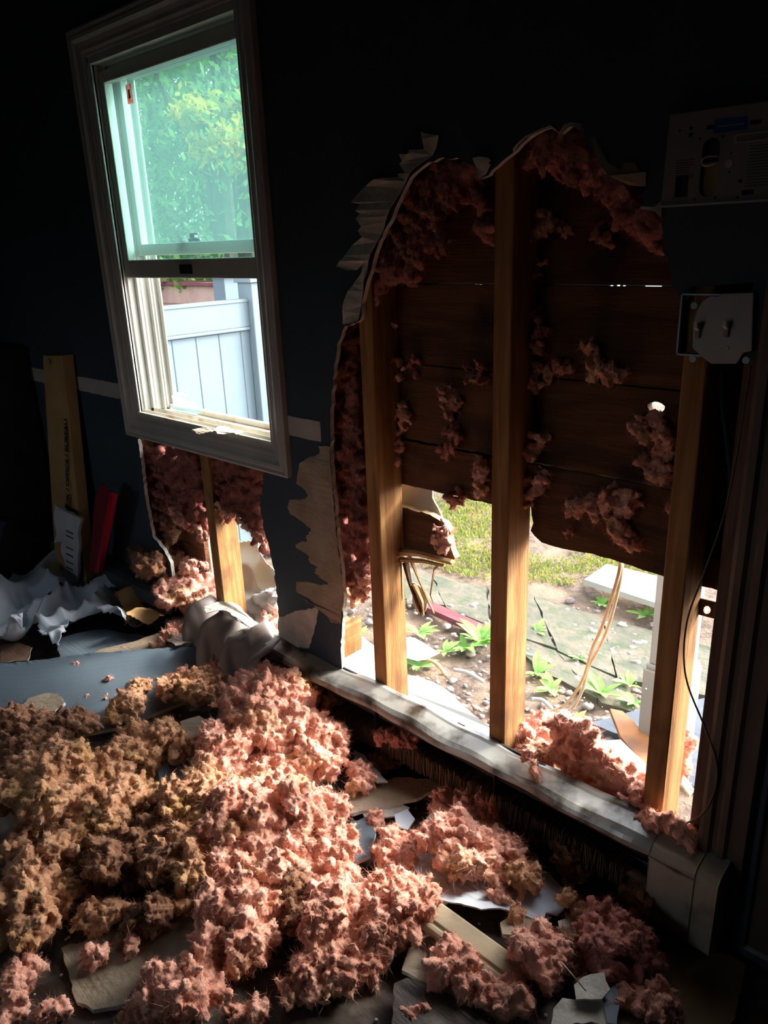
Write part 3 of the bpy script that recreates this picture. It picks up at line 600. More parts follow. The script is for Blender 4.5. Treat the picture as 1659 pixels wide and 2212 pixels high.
# grass
def grass(name,poly,n,m,lab,hgt=.022):
    P=floorpoly(poly,GZ); xs=[p[0] for p in P]; ys=[p[1] for p in P]; V=[];F=[]
    k=0
    while k<n:
        x=random.uniform(min(xs),max(xs)); y=random.uniform(min(ys),max(ys)); r=False;j=len(P)-1
        for i in range(len(P)):
            if (P[i][1]>y)!=(P[j][1]>y) and x<(P[j][0]-P[i][0])*(y-P[i][1])/(P[j][1]-P[i][1])+P[i][0]: r=not r
            j=i
        if not r: continue
        if math.sin(x*5+2*math.sin(y*4))+math.sin(y*7+x*3)<random.uniform(-1.3,.3): k+=1; continue
        a=random.uniform(0,6.3); h=hgt*random.uniform(.4,1.3); l=random.uniform(-.03,.03); m2=random.uniform(-.03,.03); wd=.003; b=len(V)
        V+= [(x-wd*math.cos(a),y-wd*math.sin(a),GZ-.02),(x+wd*math.cos(a),y+wd*math.sin(a),GZ-.02),(x+l*.5+wd*.7*math.cos(a),y+m2*.5+wd*.7*math.sin(a),GZ+h*.6),(x+l,y+m2,GZ+h)]; F+=[(b,b+1,b+2),(b,b+2,b+3)]; k+=1
    c=np.mean(V,0); ob(name,mkmesh(name,np.array(V)-c,np.array(F)),MT[m],loc=tuple(c),kind='stuff',label=lab,cat='grass')
grass('lawn',[(900,1060),(900,1215),(1050,1255),(1240,1262),(1440,1270),(1440,1000),(1000,900)],26000,'grass','patchy yellow green lawn beyond the path outside the hole')
# weeds
def weed(x,y,n,L,lab,up=.5,wd=.35):
    p=G(x,y); R=empty('weed_plant',tuple(p),label=lab,cat='plant')
    for k in range(n):
        a=random.uniform(0,6.3); l=L*random.uniform(.6,1.1); u=up*random.uniform(.6,1.3); V=[];F=[]
        m=5
        for i in range(m+1):
            t=i/m; w_=l*wd*.5*math.sin(math.pi*min(1,.12+t*.88))*(1 if i<m else .05); r=l*t*math.cos(u*(1-t*.7)); z=l*t*math.sin(u)*(1.25-t*.5)
            V+=[(r*math.cos(a)-w_*math.sin(a),r*math.sin(a)+w_*math.cos(a),z+.15*w_),(r*math.cos(a),r*math.sin(a),z),(r*math.cos(a)+w_*math.sin(a),r*math.sin(a)-w_*math.cos(a),z+.15*w_)]
        for i in range(m): b=i*3; F+=[(b,b+1,b+4,b+3),(b+1,b+2,b+5,b+4)]
        ob('leaf',mkmesh('leaf',np.array(V),F),MT['weed'],R)
for a in [(905,1368,9,.13,'bright green weed just right of the left open stud'),(1005,1400,12,.12,'broad bright green weed left of the middle stud'),(1040,1392,14,.15,'tall pale green weed touching the middle stud on its left'),(905,1440,8,.10,'low green weed between the fallen siding and the left open stud'),(960,1408,8,.09,'small yellow green weed left of the broad weed'),(1160,1455,10,.12,'leafy weed just right of the middle stud'),(1190,1490,9,.11,'dark leaved weed lying low below the leafy weed'),(1160,1365,6,.08,'tiny weed at the path edge right of the middle stud'),(1255,1425,5,.07,'single small weed growing in the path'),(1300,1500,8,.12,'bright upright weed in front of the rusty board'),(1360,1480,8,.09,'pale weed on the far path edge by the right stud'),(1300,1305,8,.09,'weed on the path near the white board tip'),(1395,1330,9,.10,'weed below the white board by the right stud'),(775,1375,6,.08,'faint weed between the broken stud and the left open stud'),(1240,1560,7,.09,'weed behind the pink batt'),(1370,1520,7,.09,'weed between rusty board and right stud')]:
    weed(a[0],a[1],a[2],a[3],a[4],up=.75 if 'tall' in a[4] or 'upright' in a[4] else .5)
# fallen white siding sheets and boards
def sheet(name,px,z,m,lab,cat,th=.008,tilt=None,wob=.01,k=0,amp=.004):
    L=jag(floorpoly(px,z),.05,amp,70+k); c=np.mean(L,0)
    return slab(name,[L],lambda u,v:(u,v,z+(tilt[0]*(u-c[0])+tilt[1]*(v-c[1]) if tilt else 0)+wob*math.sin(u*9+v*13+k)),(0,0,-th),[MT[m]],label=lab,cat=cat)
sheet('siding_sheet',[(866,1452),(900,1462),(960,1495),(1010,1540),(1060,1575),(1100,1625),(1000,1640),(860,1560)],-.30,'board','crumpled white siding sheet on the ground left of the middle stud','siding sheet',k=1,wob=.02)
sheet('siding_sheet',[(700,1315),(745,1342),(812,1395),(880,1450),(880,1540),(800,1500),(700,1430)],-.30,'board','flat cream siding sheet seen between the broken stud and the left open stud','siding sheet',k=2)
sheet('plastic_sheet',[(866,1378),(895,1368),(920,1380),(950,1400),(935,1405),(900,1425),(866,1428)],GZ+.06,'plastic','small white crumpled plastic sheet on the soil right of the left open stud','plastic sheet',k=3,wob=.03,th=.002)
sheet('white_board',[(1262,1252),(1310,1218),(1440,1250),(1520,1268),(1520,1330),(1430,1306),(1350,1280)],GZ+.10,'board','glaring white board lying on the lawn beyond the path','board',th=.03,k=4,wob=.002,amp=.001)
sheet('siding_sheet',[(1290,1600),(1340,1602),(1400,1660),(1460,1700),(1460,1810),(1400,1800),(1310,1690)],-.32,'board','white siding sheet behind the pink batt by the right stud','siding sheet',k=5)
sheet('rusty_board',[(1318,1530),(1345,1535),(1412,1600),(1425,1650),(1395,1655),(1340,1590)],-.33,'rust','rusty orange brown board leaning outside left of the right stud','board',th=.02,k=6,wob=.003)
sheet('dark_slab',[(1270,1560),(1330,1545),(1560,1500),(1640,1640),(1500,1700),(1380,1600)],GZ-.0+.03,'dark','dark grey slab on the ground under the white newel post','slab',th=.03,k=7,wob=.004)
sheet('wood_scrap',[(1440,1650),(1462,1645),(1500,1700),(1490,1712)],-.28,'split','grey wood scrap on the ground seen through the narrow bay','wood scrap',th=.012,k=8)
for i,(x,y,l,lab) in enumerate([(940,1440,.18,'pale stick in the soil bed below the broad weed'),(1010,1460,.16,'white broken slat near the middle stud'),(1155,1425,.14,'white rag-like strip on the soil right of the middle stud'),(1170,1520,.10,'short white tube piece in the rubble')]):
    a=G(x,y,GZ+.02); V,F=tube(curve([a+np.array([-l/2,random.uniform(-.03,.03),0]),a+np.array([0,.01,.01]),a+np.array([l/2,random.uniform(-.03,.03),0])],4),.009,7); c=V.mean(0)
    ob('stick',mkmesh('stick',V-c,F),MT['split' if i==0 else 'board'],loc=tuple(c),smooth=True,label=lab,cat='stick')
# two tan cables
for i,(pts,lab) in enumerate([([(1342,1195),(1335,1245),(1302,1350),(1280,1400),(1262,1460),(1240,1500),(1212,1528),(1170,1540),(1120,1550)],'tan cable strand hanging outside, the left one of the pair'),([(1344,1195),(1340,1250),(1318,1340),(1296,1395),(1272,1440),(1258,1490),(1236,1530),(1200,1538),(1130,1562)],'tan cable strand hanging outside, the right one of the pair')]):
    V,F=tube(curve([PY(x,y,.145+.25*min(1,max(0,(y-1240)/250))+.012*i) for x,y in pts],6),.0042,8); c=V.mean(0); ob('tan_cable',mkmesh('tan_cable',V-c,F),MT['wiretan'],smooth=True,loc=tuple(c),label=lab,cat='cable')
# newel post of the porch
NX,NY=-.95,1.10
N_=empty('newel_post',(NX,NY,GZ),label='white newel post with a stepped base standing outside by the door',cat='post')
MT['post']=mat('pale_post_paint',(.24,.23,.22),(.27,.26,.25),5,.5)
for nm,w_,z0,z1 in(('shaft',.062,-.05,.75),('collar',.070,-.07,-.05),('base_block',.076,-.37,-.07),('foot',.088,-.45,-.37)): bevel(kid(nm,boxv(NX-w_,NX+w_,NY-w_,NY+w_,z0,z1),BOXF,MT['post'],N_),.006,2)
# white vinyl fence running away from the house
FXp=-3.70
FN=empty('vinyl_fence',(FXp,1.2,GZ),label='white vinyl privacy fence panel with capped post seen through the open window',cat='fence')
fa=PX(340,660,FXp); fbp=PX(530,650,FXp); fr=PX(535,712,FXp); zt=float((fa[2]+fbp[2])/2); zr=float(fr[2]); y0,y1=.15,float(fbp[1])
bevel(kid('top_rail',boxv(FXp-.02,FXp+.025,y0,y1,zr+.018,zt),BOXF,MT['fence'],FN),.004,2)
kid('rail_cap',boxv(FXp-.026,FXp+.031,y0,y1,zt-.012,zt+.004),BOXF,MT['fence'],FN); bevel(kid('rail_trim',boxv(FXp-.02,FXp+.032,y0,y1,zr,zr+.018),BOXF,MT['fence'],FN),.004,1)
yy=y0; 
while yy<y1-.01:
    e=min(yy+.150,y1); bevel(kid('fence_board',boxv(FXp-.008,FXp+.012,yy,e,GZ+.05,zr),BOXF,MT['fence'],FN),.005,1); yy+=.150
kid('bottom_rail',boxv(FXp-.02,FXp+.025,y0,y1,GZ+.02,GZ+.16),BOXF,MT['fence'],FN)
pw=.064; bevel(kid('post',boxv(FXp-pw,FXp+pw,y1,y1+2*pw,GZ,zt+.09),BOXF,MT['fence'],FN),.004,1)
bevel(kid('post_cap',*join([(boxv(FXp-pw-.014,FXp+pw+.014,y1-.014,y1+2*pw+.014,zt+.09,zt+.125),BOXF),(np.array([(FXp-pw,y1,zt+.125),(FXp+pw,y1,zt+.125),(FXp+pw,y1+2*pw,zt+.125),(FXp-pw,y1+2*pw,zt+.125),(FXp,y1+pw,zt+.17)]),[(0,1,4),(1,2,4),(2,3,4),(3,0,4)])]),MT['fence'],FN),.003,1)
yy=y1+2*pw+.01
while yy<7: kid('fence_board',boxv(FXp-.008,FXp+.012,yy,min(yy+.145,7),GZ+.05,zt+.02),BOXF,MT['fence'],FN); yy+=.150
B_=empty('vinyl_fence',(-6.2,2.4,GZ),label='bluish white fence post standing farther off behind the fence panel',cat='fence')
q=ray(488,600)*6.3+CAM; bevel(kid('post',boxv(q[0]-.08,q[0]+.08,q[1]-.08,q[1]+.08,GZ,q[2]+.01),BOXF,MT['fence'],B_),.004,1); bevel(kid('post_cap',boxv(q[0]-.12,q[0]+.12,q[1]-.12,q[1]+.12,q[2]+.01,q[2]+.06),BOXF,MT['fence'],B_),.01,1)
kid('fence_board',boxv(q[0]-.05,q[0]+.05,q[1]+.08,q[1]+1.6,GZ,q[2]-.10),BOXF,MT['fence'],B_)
q=ray(400,616)*8.2+CAM
HS=empty('neighbour_shed',(q[0]-.6,q[1],GZ),label='brown sided low building behind the white fence',cat='shed')
for j in range(12):
    z1=q[2]-j*.19; V=boxv(q[0]-1.6,q[0]+.9,q[1],q[1]+.05,z1-.19,z1); V[[0,1],1]-=.02; kid('siding_board',V,BOXF,MT['farwall'],HS)
kid('eave',boxv(q[0]-1.7,q[0]+1.,q[1]-.05,q[1]+.3,q[2],q[2]+.03),BOXF,MT['maroon'],HS)
# trees: real leaf geometry, far enough for a few pixels each
LF=None
def tree(px,D,z,rad,n,m,lab,trunk=True,lsz=.055,clus=60):
    c=CAM+ray(px,300 if z else 0)*D; c[2]=z; R_=empty('tree',(c[0],c[1],GZ),label=lab,cat='tree')
    cc=RNG.normal(size=(clus,3)); cc/=np.linalg.norm(cc,axis=1)[:,None]; cc*=(RNG.uniform(.15,1,clus)**.5)[:,None]*np.array(rad)
    i=RNG.integers(0,clus,n); P=c+cc[i]+RNG.normal(scale=.20*min(rad),size=(n,3))
    a=RNG.normal(size=(n,3)); a/=np.linalg.norm(a,axis=1)[:,None]; b=np.cross(a,RNG.normal(size=(n,3))); b/=np.linalg.norm(b,axis=1)[:,None]; s=(lsz*RNG.uniform(.6,1.3,n))[:,None]
    V=np.stack([P-a*s,P+b*s*.45,P+a*s,P-b*s*.45],1).reshape(-1,3); F=np.arange(n*4).reshape(-1,4)
    kid('foliage',V,F,MT[m],R_,kind='stuff')
    if trunk:
        P0=[(c[0],c[1],GZ-.1),(c[0]+.1,c[1],z*.5),(c[0],c[1]+.1,z+rad[2]*.5)]; kid('trunk',*tube(curve(P0,4),.11,8),MT['bark'],R_)
        for k in range(7):
            e=c+cc[k]*.9; s0=np.array([c[0],c[1],z*random.uniform(.3,.9)]); kid('branch',*tube([s0,(s0+e)/2+np.array([0,0,.2]),e],[.05,.035,.012],6),MT['bark'],R_)
tree(330,10.5,3.2,(2.3,2.3,2.6),15000,'leafg','green tree filling the left of the upper window',clus=90)
tree(480,9.6,2.6,(2.2,2.2,2.4),15000,'leafg','green tree filling the right of the upper window',clus=90)
tree(430,13.5,5.0,(3.5,3.5,3.2),14000,'leafg','tall dark green tree behind the two near ones',lsz=.09,clus=90)
tree(505,8.2,float((CAM+ray(505,290)*8.2)[2]),(.42,.5,.42),2600,'leafy','yellow leaved tree top at the right of the upper window',lsz=.05,clus=14)
tree(455,8.0,float((CAM+ray(455,255)*8.0)[2]),(.45,.5,.14),900,'leafy','thin yellow branch layer in the middle of the upper window',lsz=.05,clus=9)
tree(380,9.0,1.05,(2.3,1.2,.45),4200,'leafg','low green hedge top behind the brown shed',trunk=False,lsz=.05,clus=30)
# broken sheathing board and splinters in the middle bay
BR=empty('broken_board',(-1.25,.11,.66),label='snapped sheathing board stub with pink wool on its broken end',cat='broken board')
slab('board_stub',[jag(wallpoly([(852,1090),(930,1110),(962,1128),(975,1150),(984,1139),(972,1157),(974,1175),(985,1205),(978,1212),(930,1204),(852,1186)],.112),.012,.002,90)],lambda u,v:(u,.108,v),(0,.019,0),[MT['sheath'],MT['split']],BR)
slab('siding_strip',[jag(wallpoly([(850,1040),(935,1058),(935,1075),(952,1108),(960,1126),(850,1095)],.136),.015,.002,91)],lambda u,v:(u,.134,v),(0,.004,0),[MT['stone'] if False else MT['casing'],MT['board']],BR,label='grey white siding remnant behind the stub')
def splin(pts,w0,w1,m='split',Y=.09):
    P=[PY(x,y,Y) for x,y in pts]; kid('splinter',*tube(P,[w0]+[(w0+w1)/2]*(len(P)-2)+[w1],5),MT[m],BR)
splin([(856,1192),(905,1196),(976,1214),(978,1218)],.011,.005); splin([(862,1208),(915,1212),(960,1222)],.008,.004)
splin([(884,1200),(905,1250),(922,1290),(938,1325)],.006,.0025); splin([(866,1210),(868,1290),(866,1350)],.006,.004); splin([(876,1215),(886,1260),(905,1310),(912,1332)],.010,.002,'sheath')
splin([(950,1218),(938,1230),(930,1285),(938,1305)],.004,.002); splin([(895,1262),(912,1300),(915,1330)],.008,.002)
slab('paper_rag',[jag(wallpoly([(885,1255),(905,1262),(918,1282),(925,1300),(922,1318),(910,1334),(900,1318),(890,1290)],.10),.008,.002,92)],lambda u,v:(u,.100+.006*math.sin(v*80),v),(0,.002,0),[MT['paperw']],BR)
wallfluff([(935,1135),(962,1130),(968,1165),(962,1200),(945,1195)],.092,22,.010,'pink',None,name='wool_tuft',parent=BR,dy=.01,ylim=None)

# ------------------------------------------------------------ insulation in the wall
wf=wallfluff
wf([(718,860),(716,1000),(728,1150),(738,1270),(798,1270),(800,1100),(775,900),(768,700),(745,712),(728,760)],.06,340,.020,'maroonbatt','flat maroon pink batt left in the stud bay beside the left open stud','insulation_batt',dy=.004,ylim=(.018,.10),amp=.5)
wf([(740,1240),(795,1235),(798,1290),(765,1300),(742,1280)],.055,34,.012,'pink','ragged lower end of the batt beside the left open stud','insulation_tuft')
wf([(790,640),(806,575),(822,520),(852,458),(898,372),(958,343),(1000,347),(1030,366),(1050,400),(1060,480),(1062,515),(1045,505),(1032,440),(1010,420),(985,420),(950,470),(965,520),(930,560),(905,550),(900,600),(870,610),(845,630),(800,645)],.05,300,.015,'pinkd','thick pink batt remnant hanging along the upper left rim of the big hole','insulation_batt',dy=.022)
wf([(1115,330),(1142,300),(1168,285),(1194,277),(1214,292),(1240,278),(1264,300),(1280,330),(1322,382),(1362,402),(1392,450),(1428,468),(1430,560),(1412,520),(1370,500),(1345,480),(1320,430),(1290,400),(1240,390),(1200,360),(1150,350)],.05,300,.015,'pinkd','thick pink batt remnant along the upper right rim of the big hole','insulation_batt',dy=.022)
tufts=[([(830,690),(852,680),(856,740),(845,760)],10,'tuft low on the left open stud, level with the joint below the rim'),
([(836,770),(870,775),(872,800),(858,830),(840,820)],16,'pink tuft stuck right of the left open stud at mid height'),
([(838,870),(870,868),(888,905),(870,940),(862,1000),(846,1020),(840,930)],42,'long shaggy pink tuft down the right side of the left open stud'),
([(955,840),(975,835),(1000,870),(992,905),(972,912),(950,880)],22,'bright pink tuft in the middle of the left bay sheathing'),
([(955,920),(985,915),(995,945),(970,960)],12,'dull tuft just below the bright one in the left bay'),
([(950,970),(985,965),(980,990),(955,990)],9,'small tuft on the lowest joint of the left bay'),
([(1030,1000),(1052,985),(1054,1050),(1030,1075),(1025,1040)],20,'pink tuft left of the middle stud at the bottom board'),
([(960,1060),(1010,1060),(1000,1080),(975,1098),(965,1080)],10,'pink wisp dangling from the bottom board of the left bay'),
([(1000,790),(1050,785),(1052,830),(1020,825)],12,'tuft by the bright slit left of the middle stud'),
([(880,780),(900,770),(905,810),(885,820)],6,'faint tuft on the second joint of the left bay'),
([(1085,955),(1110,925),(1150,925),(1180,950),(1165,985),(1150,1000),(1125,985),(1085,990)],50,'large shaggy pink tuft caught across the middle stud'),
([(1120,1000),(1160,1000),(1195,1025),(1160,1060),(1140,1100),(1128,1100)],34,'pink wisps hanging below the large tuft right of the middle stud'),
([(1125,800),(1160,790),(1190,805),(1175,830),(1140,840),(1122,830)],24,'pink tuft right of the middle stud at switch height'),
([(1195,780),(1230,770),(1240,795),(1205,805)],12,'small curled tuft beside the upright tuft of the right bay'),
([(1255,740),(1280,735),(1300,780),(1350,810),(1355,825),(1300,835),(1270,810)],34,'upright pink tuft in the centre of the right bay'),
([(1140,480),(1190,455),(1205,465),(1175,505),(1140,510)],18,'tuft right of the middle stud just under the upper rim'),
([(1285,495),(1320,498),(1325,520),(1300,528)],9,'single small tuft high in the right bay'),
([(1205,480),(1235,500),(1230,520),(1210,510)],7,'dim tuft high in the right bay right of the stud'),
([(1145,560),(1185,560),(1165,600),(1145,595)],9,'dim tuft above the top joint right of the middle stud'),
([(1130,660),(1170,655),(1175,720),(1140,720)],12,'dim tuft below the top joint right of the middle stud'),
([(1145,735),(1180,720),(1170,760),(1150,765)],8,'dim tuft between two others right of the middle stud'),
([(1375,900),(1430,890),(1450,940),(1455,980),(1430,985),(1400,975),(1375,940),(1355,925)],52,'big shaggy tuft left of the right stud below the knot hole'),
([(1370,1000),(1420,990),(1450,1010),(1440,1040),(1400,1035)],26,'shaggy tuft under the big one left of the right stud'),
([(1220,1095),(1260,1080),(1320,1055),(1390,1070),(1360,1110),(1350,1140),(1390,1180),(1370,1190),(1335,1165),(1310,1135),(1270,1115)],95,'large ragged pink tuft on the lowest boards of the right bay'),
([(1215,1140),(1240,1145),(1230,1165),(1215,1160)],6,'tiny tuft on the broken edge of the lowest board'),
([(1440,1080),(1475,1075),(1475,1100),(1445,1105)],7,'pale tuft stuck on the right stud above the opening')]
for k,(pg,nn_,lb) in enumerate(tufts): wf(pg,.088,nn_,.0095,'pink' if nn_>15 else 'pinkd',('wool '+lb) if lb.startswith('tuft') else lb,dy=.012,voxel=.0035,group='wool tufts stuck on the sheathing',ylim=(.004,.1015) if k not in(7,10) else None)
# batts below the window
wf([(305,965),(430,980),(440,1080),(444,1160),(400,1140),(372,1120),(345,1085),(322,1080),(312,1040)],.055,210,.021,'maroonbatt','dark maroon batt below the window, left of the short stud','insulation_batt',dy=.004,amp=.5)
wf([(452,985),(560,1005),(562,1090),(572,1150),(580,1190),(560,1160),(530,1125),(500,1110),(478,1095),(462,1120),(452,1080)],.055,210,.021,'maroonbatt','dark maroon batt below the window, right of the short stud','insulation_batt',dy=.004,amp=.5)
wf([(350,1095),(372,1088),(400,1120),(440,1150),(448,1168),(430,1165),(395,1140),(375,1120)],.030,40,.010,'pink','bright ragged edge of the left batt under the window','insulation_tuft',dy=.01)
wf([(455,1110),(470,1085),(480,1090),(480,1105),(500,1108),(530,1130),(565,1165),(582,1195),(565,1180),(535,1145),(500,1120),(470,1130)],.022,46,.009,'pink','bright ragged edge of the right batt under the window','insulation_tuft',dy=.008)
wf([(325,1090),(350,1090),(378,1140),(376,1180),(350,1180),(332,1140)],.05,50,.014,'brown','brown matted wool left of the daylight gap under the window','insulation_tuft',dy=.02)
wf([(388,1210),(430,1205),(450,1225),(430,1240),(395,1240)],.06,16,.012,'pink','pink tuft in the daylight gap left of the short stud','insulation_tuft')
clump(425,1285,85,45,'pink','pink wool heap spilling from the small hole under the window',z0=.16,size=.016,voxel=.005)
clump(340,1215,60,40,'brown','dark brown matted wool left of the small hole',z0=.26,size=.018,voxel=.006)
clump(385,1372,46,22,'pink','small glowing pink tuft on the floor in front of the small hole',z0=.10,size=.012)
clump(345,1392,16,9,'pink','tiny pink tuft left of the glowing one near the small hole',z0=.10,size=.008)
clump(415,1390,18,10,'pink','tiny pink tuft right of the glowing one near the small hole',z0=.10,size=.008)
# drapes of cream sheet outside the small hole
def drapeY(name,px,Y,m,lab,cat,f=40,a=.02,k=0,n=26):
    "crumpled sheet hung in the plane y=Y over the outline's box, clipped to outline by jagging"
    L=jag(wallpoly(px,Y),.012,.002,100+k); us=[p[0] for p in L]; vs=[p[1] for p in L]
    # grid inside
    U=np.linspace(min(us),max(us),n*2); Vv=np.linspace(min(vs),max(vs),n*2); pts=[]
    V=[];F=[];idx={}
    def ins(x,y):
        r=False;j=len(L)-1
        for i in range(len(L)):
            if (L[i][1]>y)!=(L[j][1]>y) and x<(L[j][0]-L[i][0])*(y-L[i][1])/(L[j][1]-L[i][1]+1e-9)+L[i][0]: r=not r
            j=i
        return r
    for i in range(len(U)-1):
        for j in range(len(Vv)-1):
            if ins((U[i]+U[i+1])/2,(Vv[j]+Vv[j+1])/2):
                q=[]
                for (ii,jj) in((i,j),(i+1,j),(i+1,j+1),(i,j+1)):
                    if (ii,jj) not in idx: idx[(ii,jj)]=len(V); V.append((U[ii],Y,Vv[jj]))
                    q.append(idx[(ii,jj)])
                F.append(tuple(q))
    V=np.array(V); P=V.copy(); P[:,1]=0; s=k*7.3
    V[:,1]+=a*(np.abs(vn(P*f*np.array([1,1,1.6])+s,1))*2-1)+a*.5*vn(P*f*2.2+s,2)
    c=V.mean(0); o=ob(name,mkmesh(name,V-c,F),MT[m],smooth=True,loc=tuple(c),label=lab,cat=cat); q=o.modifiers.new('s','SOLIDIFY'); q.thickness=.002; return o
MT['cream']=mat('cream_vinyl_sheet',(.36,.36,.29),(.42,.42,.36),4,.4,.05,30)
drapeY('vinyl_sheet',[(380,1145),(420,1150),(462,1172),(470,1250),(400,1255),(376,1200)],.30,'cream','cream vinyl sheet outside left of the short stud','vinyl sheet',9,.02,1)
drapeY('vinyl_sheet',[(508,1175),(540,1172),(560,1185),(600,1235),(602,1285),(515,1310)],.22,'cream','cream vinyl sheet bulging outside right of the short stud','vinyl sheet',8,.03,2)
drapeY('vinyl_sheet',[(514,1305),(560,1280),(604,1265),(606,1340),(600,1420),(520,1400)],.17,'board','crumpled bluish white sheet below the cream one in the small hole','vinyl sheet',16,.035,3)
wf([(570,1325),(600,1310),(602,1370),(590,1385),(568,1360)],.10,22,.014,'pink','pale pink wool at the right edge of the small hole','insulation_tuft',ylim=None)
# wool on the bottom plate and behind the heater
clump(708,1420,36,17,'pink','small bright pink tuft on the bottom plate by the splintered stud',z0=.19,size=.012,voxel=.0035)
clump(1165,1600,95,52,'pink','pink wool heap behind the heater right of the middle stud',z0=.16,size=.015)
o=wf([(1195,1540),(1222,1535),(1255,1560),(1290,1600),(1320,1640),(1390,1690),(1420,1720),(1405,1760),(1370,1765),(1290,1720),(1230,1680),(1200,1610)],.075,420,.016,'pink','thick slab of pink batt leaning out of the big hole between middle and right studs','insulation_batt',dy=.03,ylim=None,amp=.8)
wf([(1360,1690),(1400,1700),(1415,1760),(1370,1775),(1340,1740)],.03,50,.013,'pink','loose pink wool at the foot of the right stud','insulation_tuft',ylim=None)
wf([(1380,1760),(1440,1765),(1480,1790),(1498,1810),(1480,1822),(1430,1800),(1385,1780)],-.01,70,.012,'pink','pink wool strip on the heater top by its end cap','insulation_tuft',ylim=None)
wf([(1130,1620),(1150,1610),(1165,1640),(1160,1680),(1140,1670)],-.03,16,.009,'pink','pink drip of wool over the heater edge right of the middle stud','insulation_tuft',ylim=None)
wf([(1450,1580),(1478,1560),(1495,1600),(1490,1660),(1450,1720)],.30,36,.014,'pink','pink wool outside seen through the narrow bay','insulation_tuft',ylim=None,dy=.04)

# ------------------------------------------------------------ sheets and pieces on the floor
def flat(name,px,z,m,lab,cat,th=.012,k=0,amp=.003,tilt=(0,0),wob=.0,edge='gyp',step=.015,wf_=8,curl=0):
    L=floorpoly(px,z); c=np.mean(L,0); Lj=jag(L,step,amp,200+k)
    us=[p[0] for p in Lj]; vs=[p[1] for p in Lj]; st=max(.008,min(.03,(max(us)-min(us))/14))
    # refine with interior grid points by triangulating strips: simple fan is enough for gentle tilt
    f=lambda u,v:(u,v,max(.002+th,z+tilt[0]*(u-c[0])+tilt[1]*(v-c[1])+wob*math.sin(u*wf_+v*wf_*.7+k)+curl*((u-c[0])**2+(v-c[1])**2)))
    return slab(name,[Lj],f,(0,0,-th),[MT[m],MT[edge]],label=lab,cat=cat)
# the big fallen sheet: curved, ridge at its far edge
def bigsheet():
    top=[(-30,1436),(40,1430),(100,1424),(200,1410),(330,1402),(400,1396),(450,1399),(520,1412),(575,1432)]
    bot=[(-30,1590),(60,1600),(150,1590),(260,1570),(360,1530),(440,1500),(500,1490),(560,1480),(590,1455)]
    n=60;m=14;V=[];F=[]
    def itp(L,t): x=t*(len(L)-1); i=min(int(x),len(L)-2); f=x-i; return (L[i][0]*(1-f)+L[i+1][0]*f,L[i][1]*(1-f)+L[i+1][1]*f)
    rs=random.Random(3)
    for s in (0,1):
        for i in range(n+1):
            for j in range(m+1):
                t=j/m; a=itp(top,i/n); b=itp(bot,i/n); j_=rs.uniform(-.002,.002) if j==0 else 0
                P=PZ(a[0],a[1],.125) ; Q=PZ(b[0],b[1],.03); R_=P*(1-t)+Q*t; R_[2]=.125-.095*t**1.8+j_-s*.012; V.append(R_)
    k=(n+1)*(m+1); mi=[]
    for i in range(n):
        for j in range(m):
            a=i*(m+1)+j; F.append((a,a+m+1,a+m+2,a+1)); mi.append(0); F.append((a+k,a+1+k,a+m+2+k,a+m+1+k)); mi.append(1)
        a=i*(m+1); F.append((a,a+k,a+k+m+1,a+m+1)); mi.append(1); a+=m; F.append((a,a+m+1,a+k+m+1,a+k)); mi.append(1)
    for j in range(m):
        F.append((j,j+1,j+1+k,j+k)); mi.append(1); a=n*(m+1)+j; F.append((a,a+k,a+k+1,a+1)); mi.append(1)
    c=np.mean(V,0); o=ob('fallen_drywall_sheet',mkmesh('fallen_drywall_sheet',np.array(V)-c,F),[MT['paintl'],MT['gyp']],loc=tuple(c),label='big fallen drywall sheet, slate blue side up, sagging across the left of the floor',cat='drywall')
    o.data.polygons.foreach_set('material_index',mi)
    import bmesh
    bm=bmesh.new(); bm.from_mesh(o.data); bmesh.ops.recalc_face_normals(bm,faces=bm.faces); bm.to_mesh(o.data); bm.free()
MT['paintl']=mat('lit_slate_paint',(.095,.130,.165),(.12,.158,.195),3,.5,.05,40)  # wall paint lightened: light on the fallen pieces is put into the colour
bigsheet()
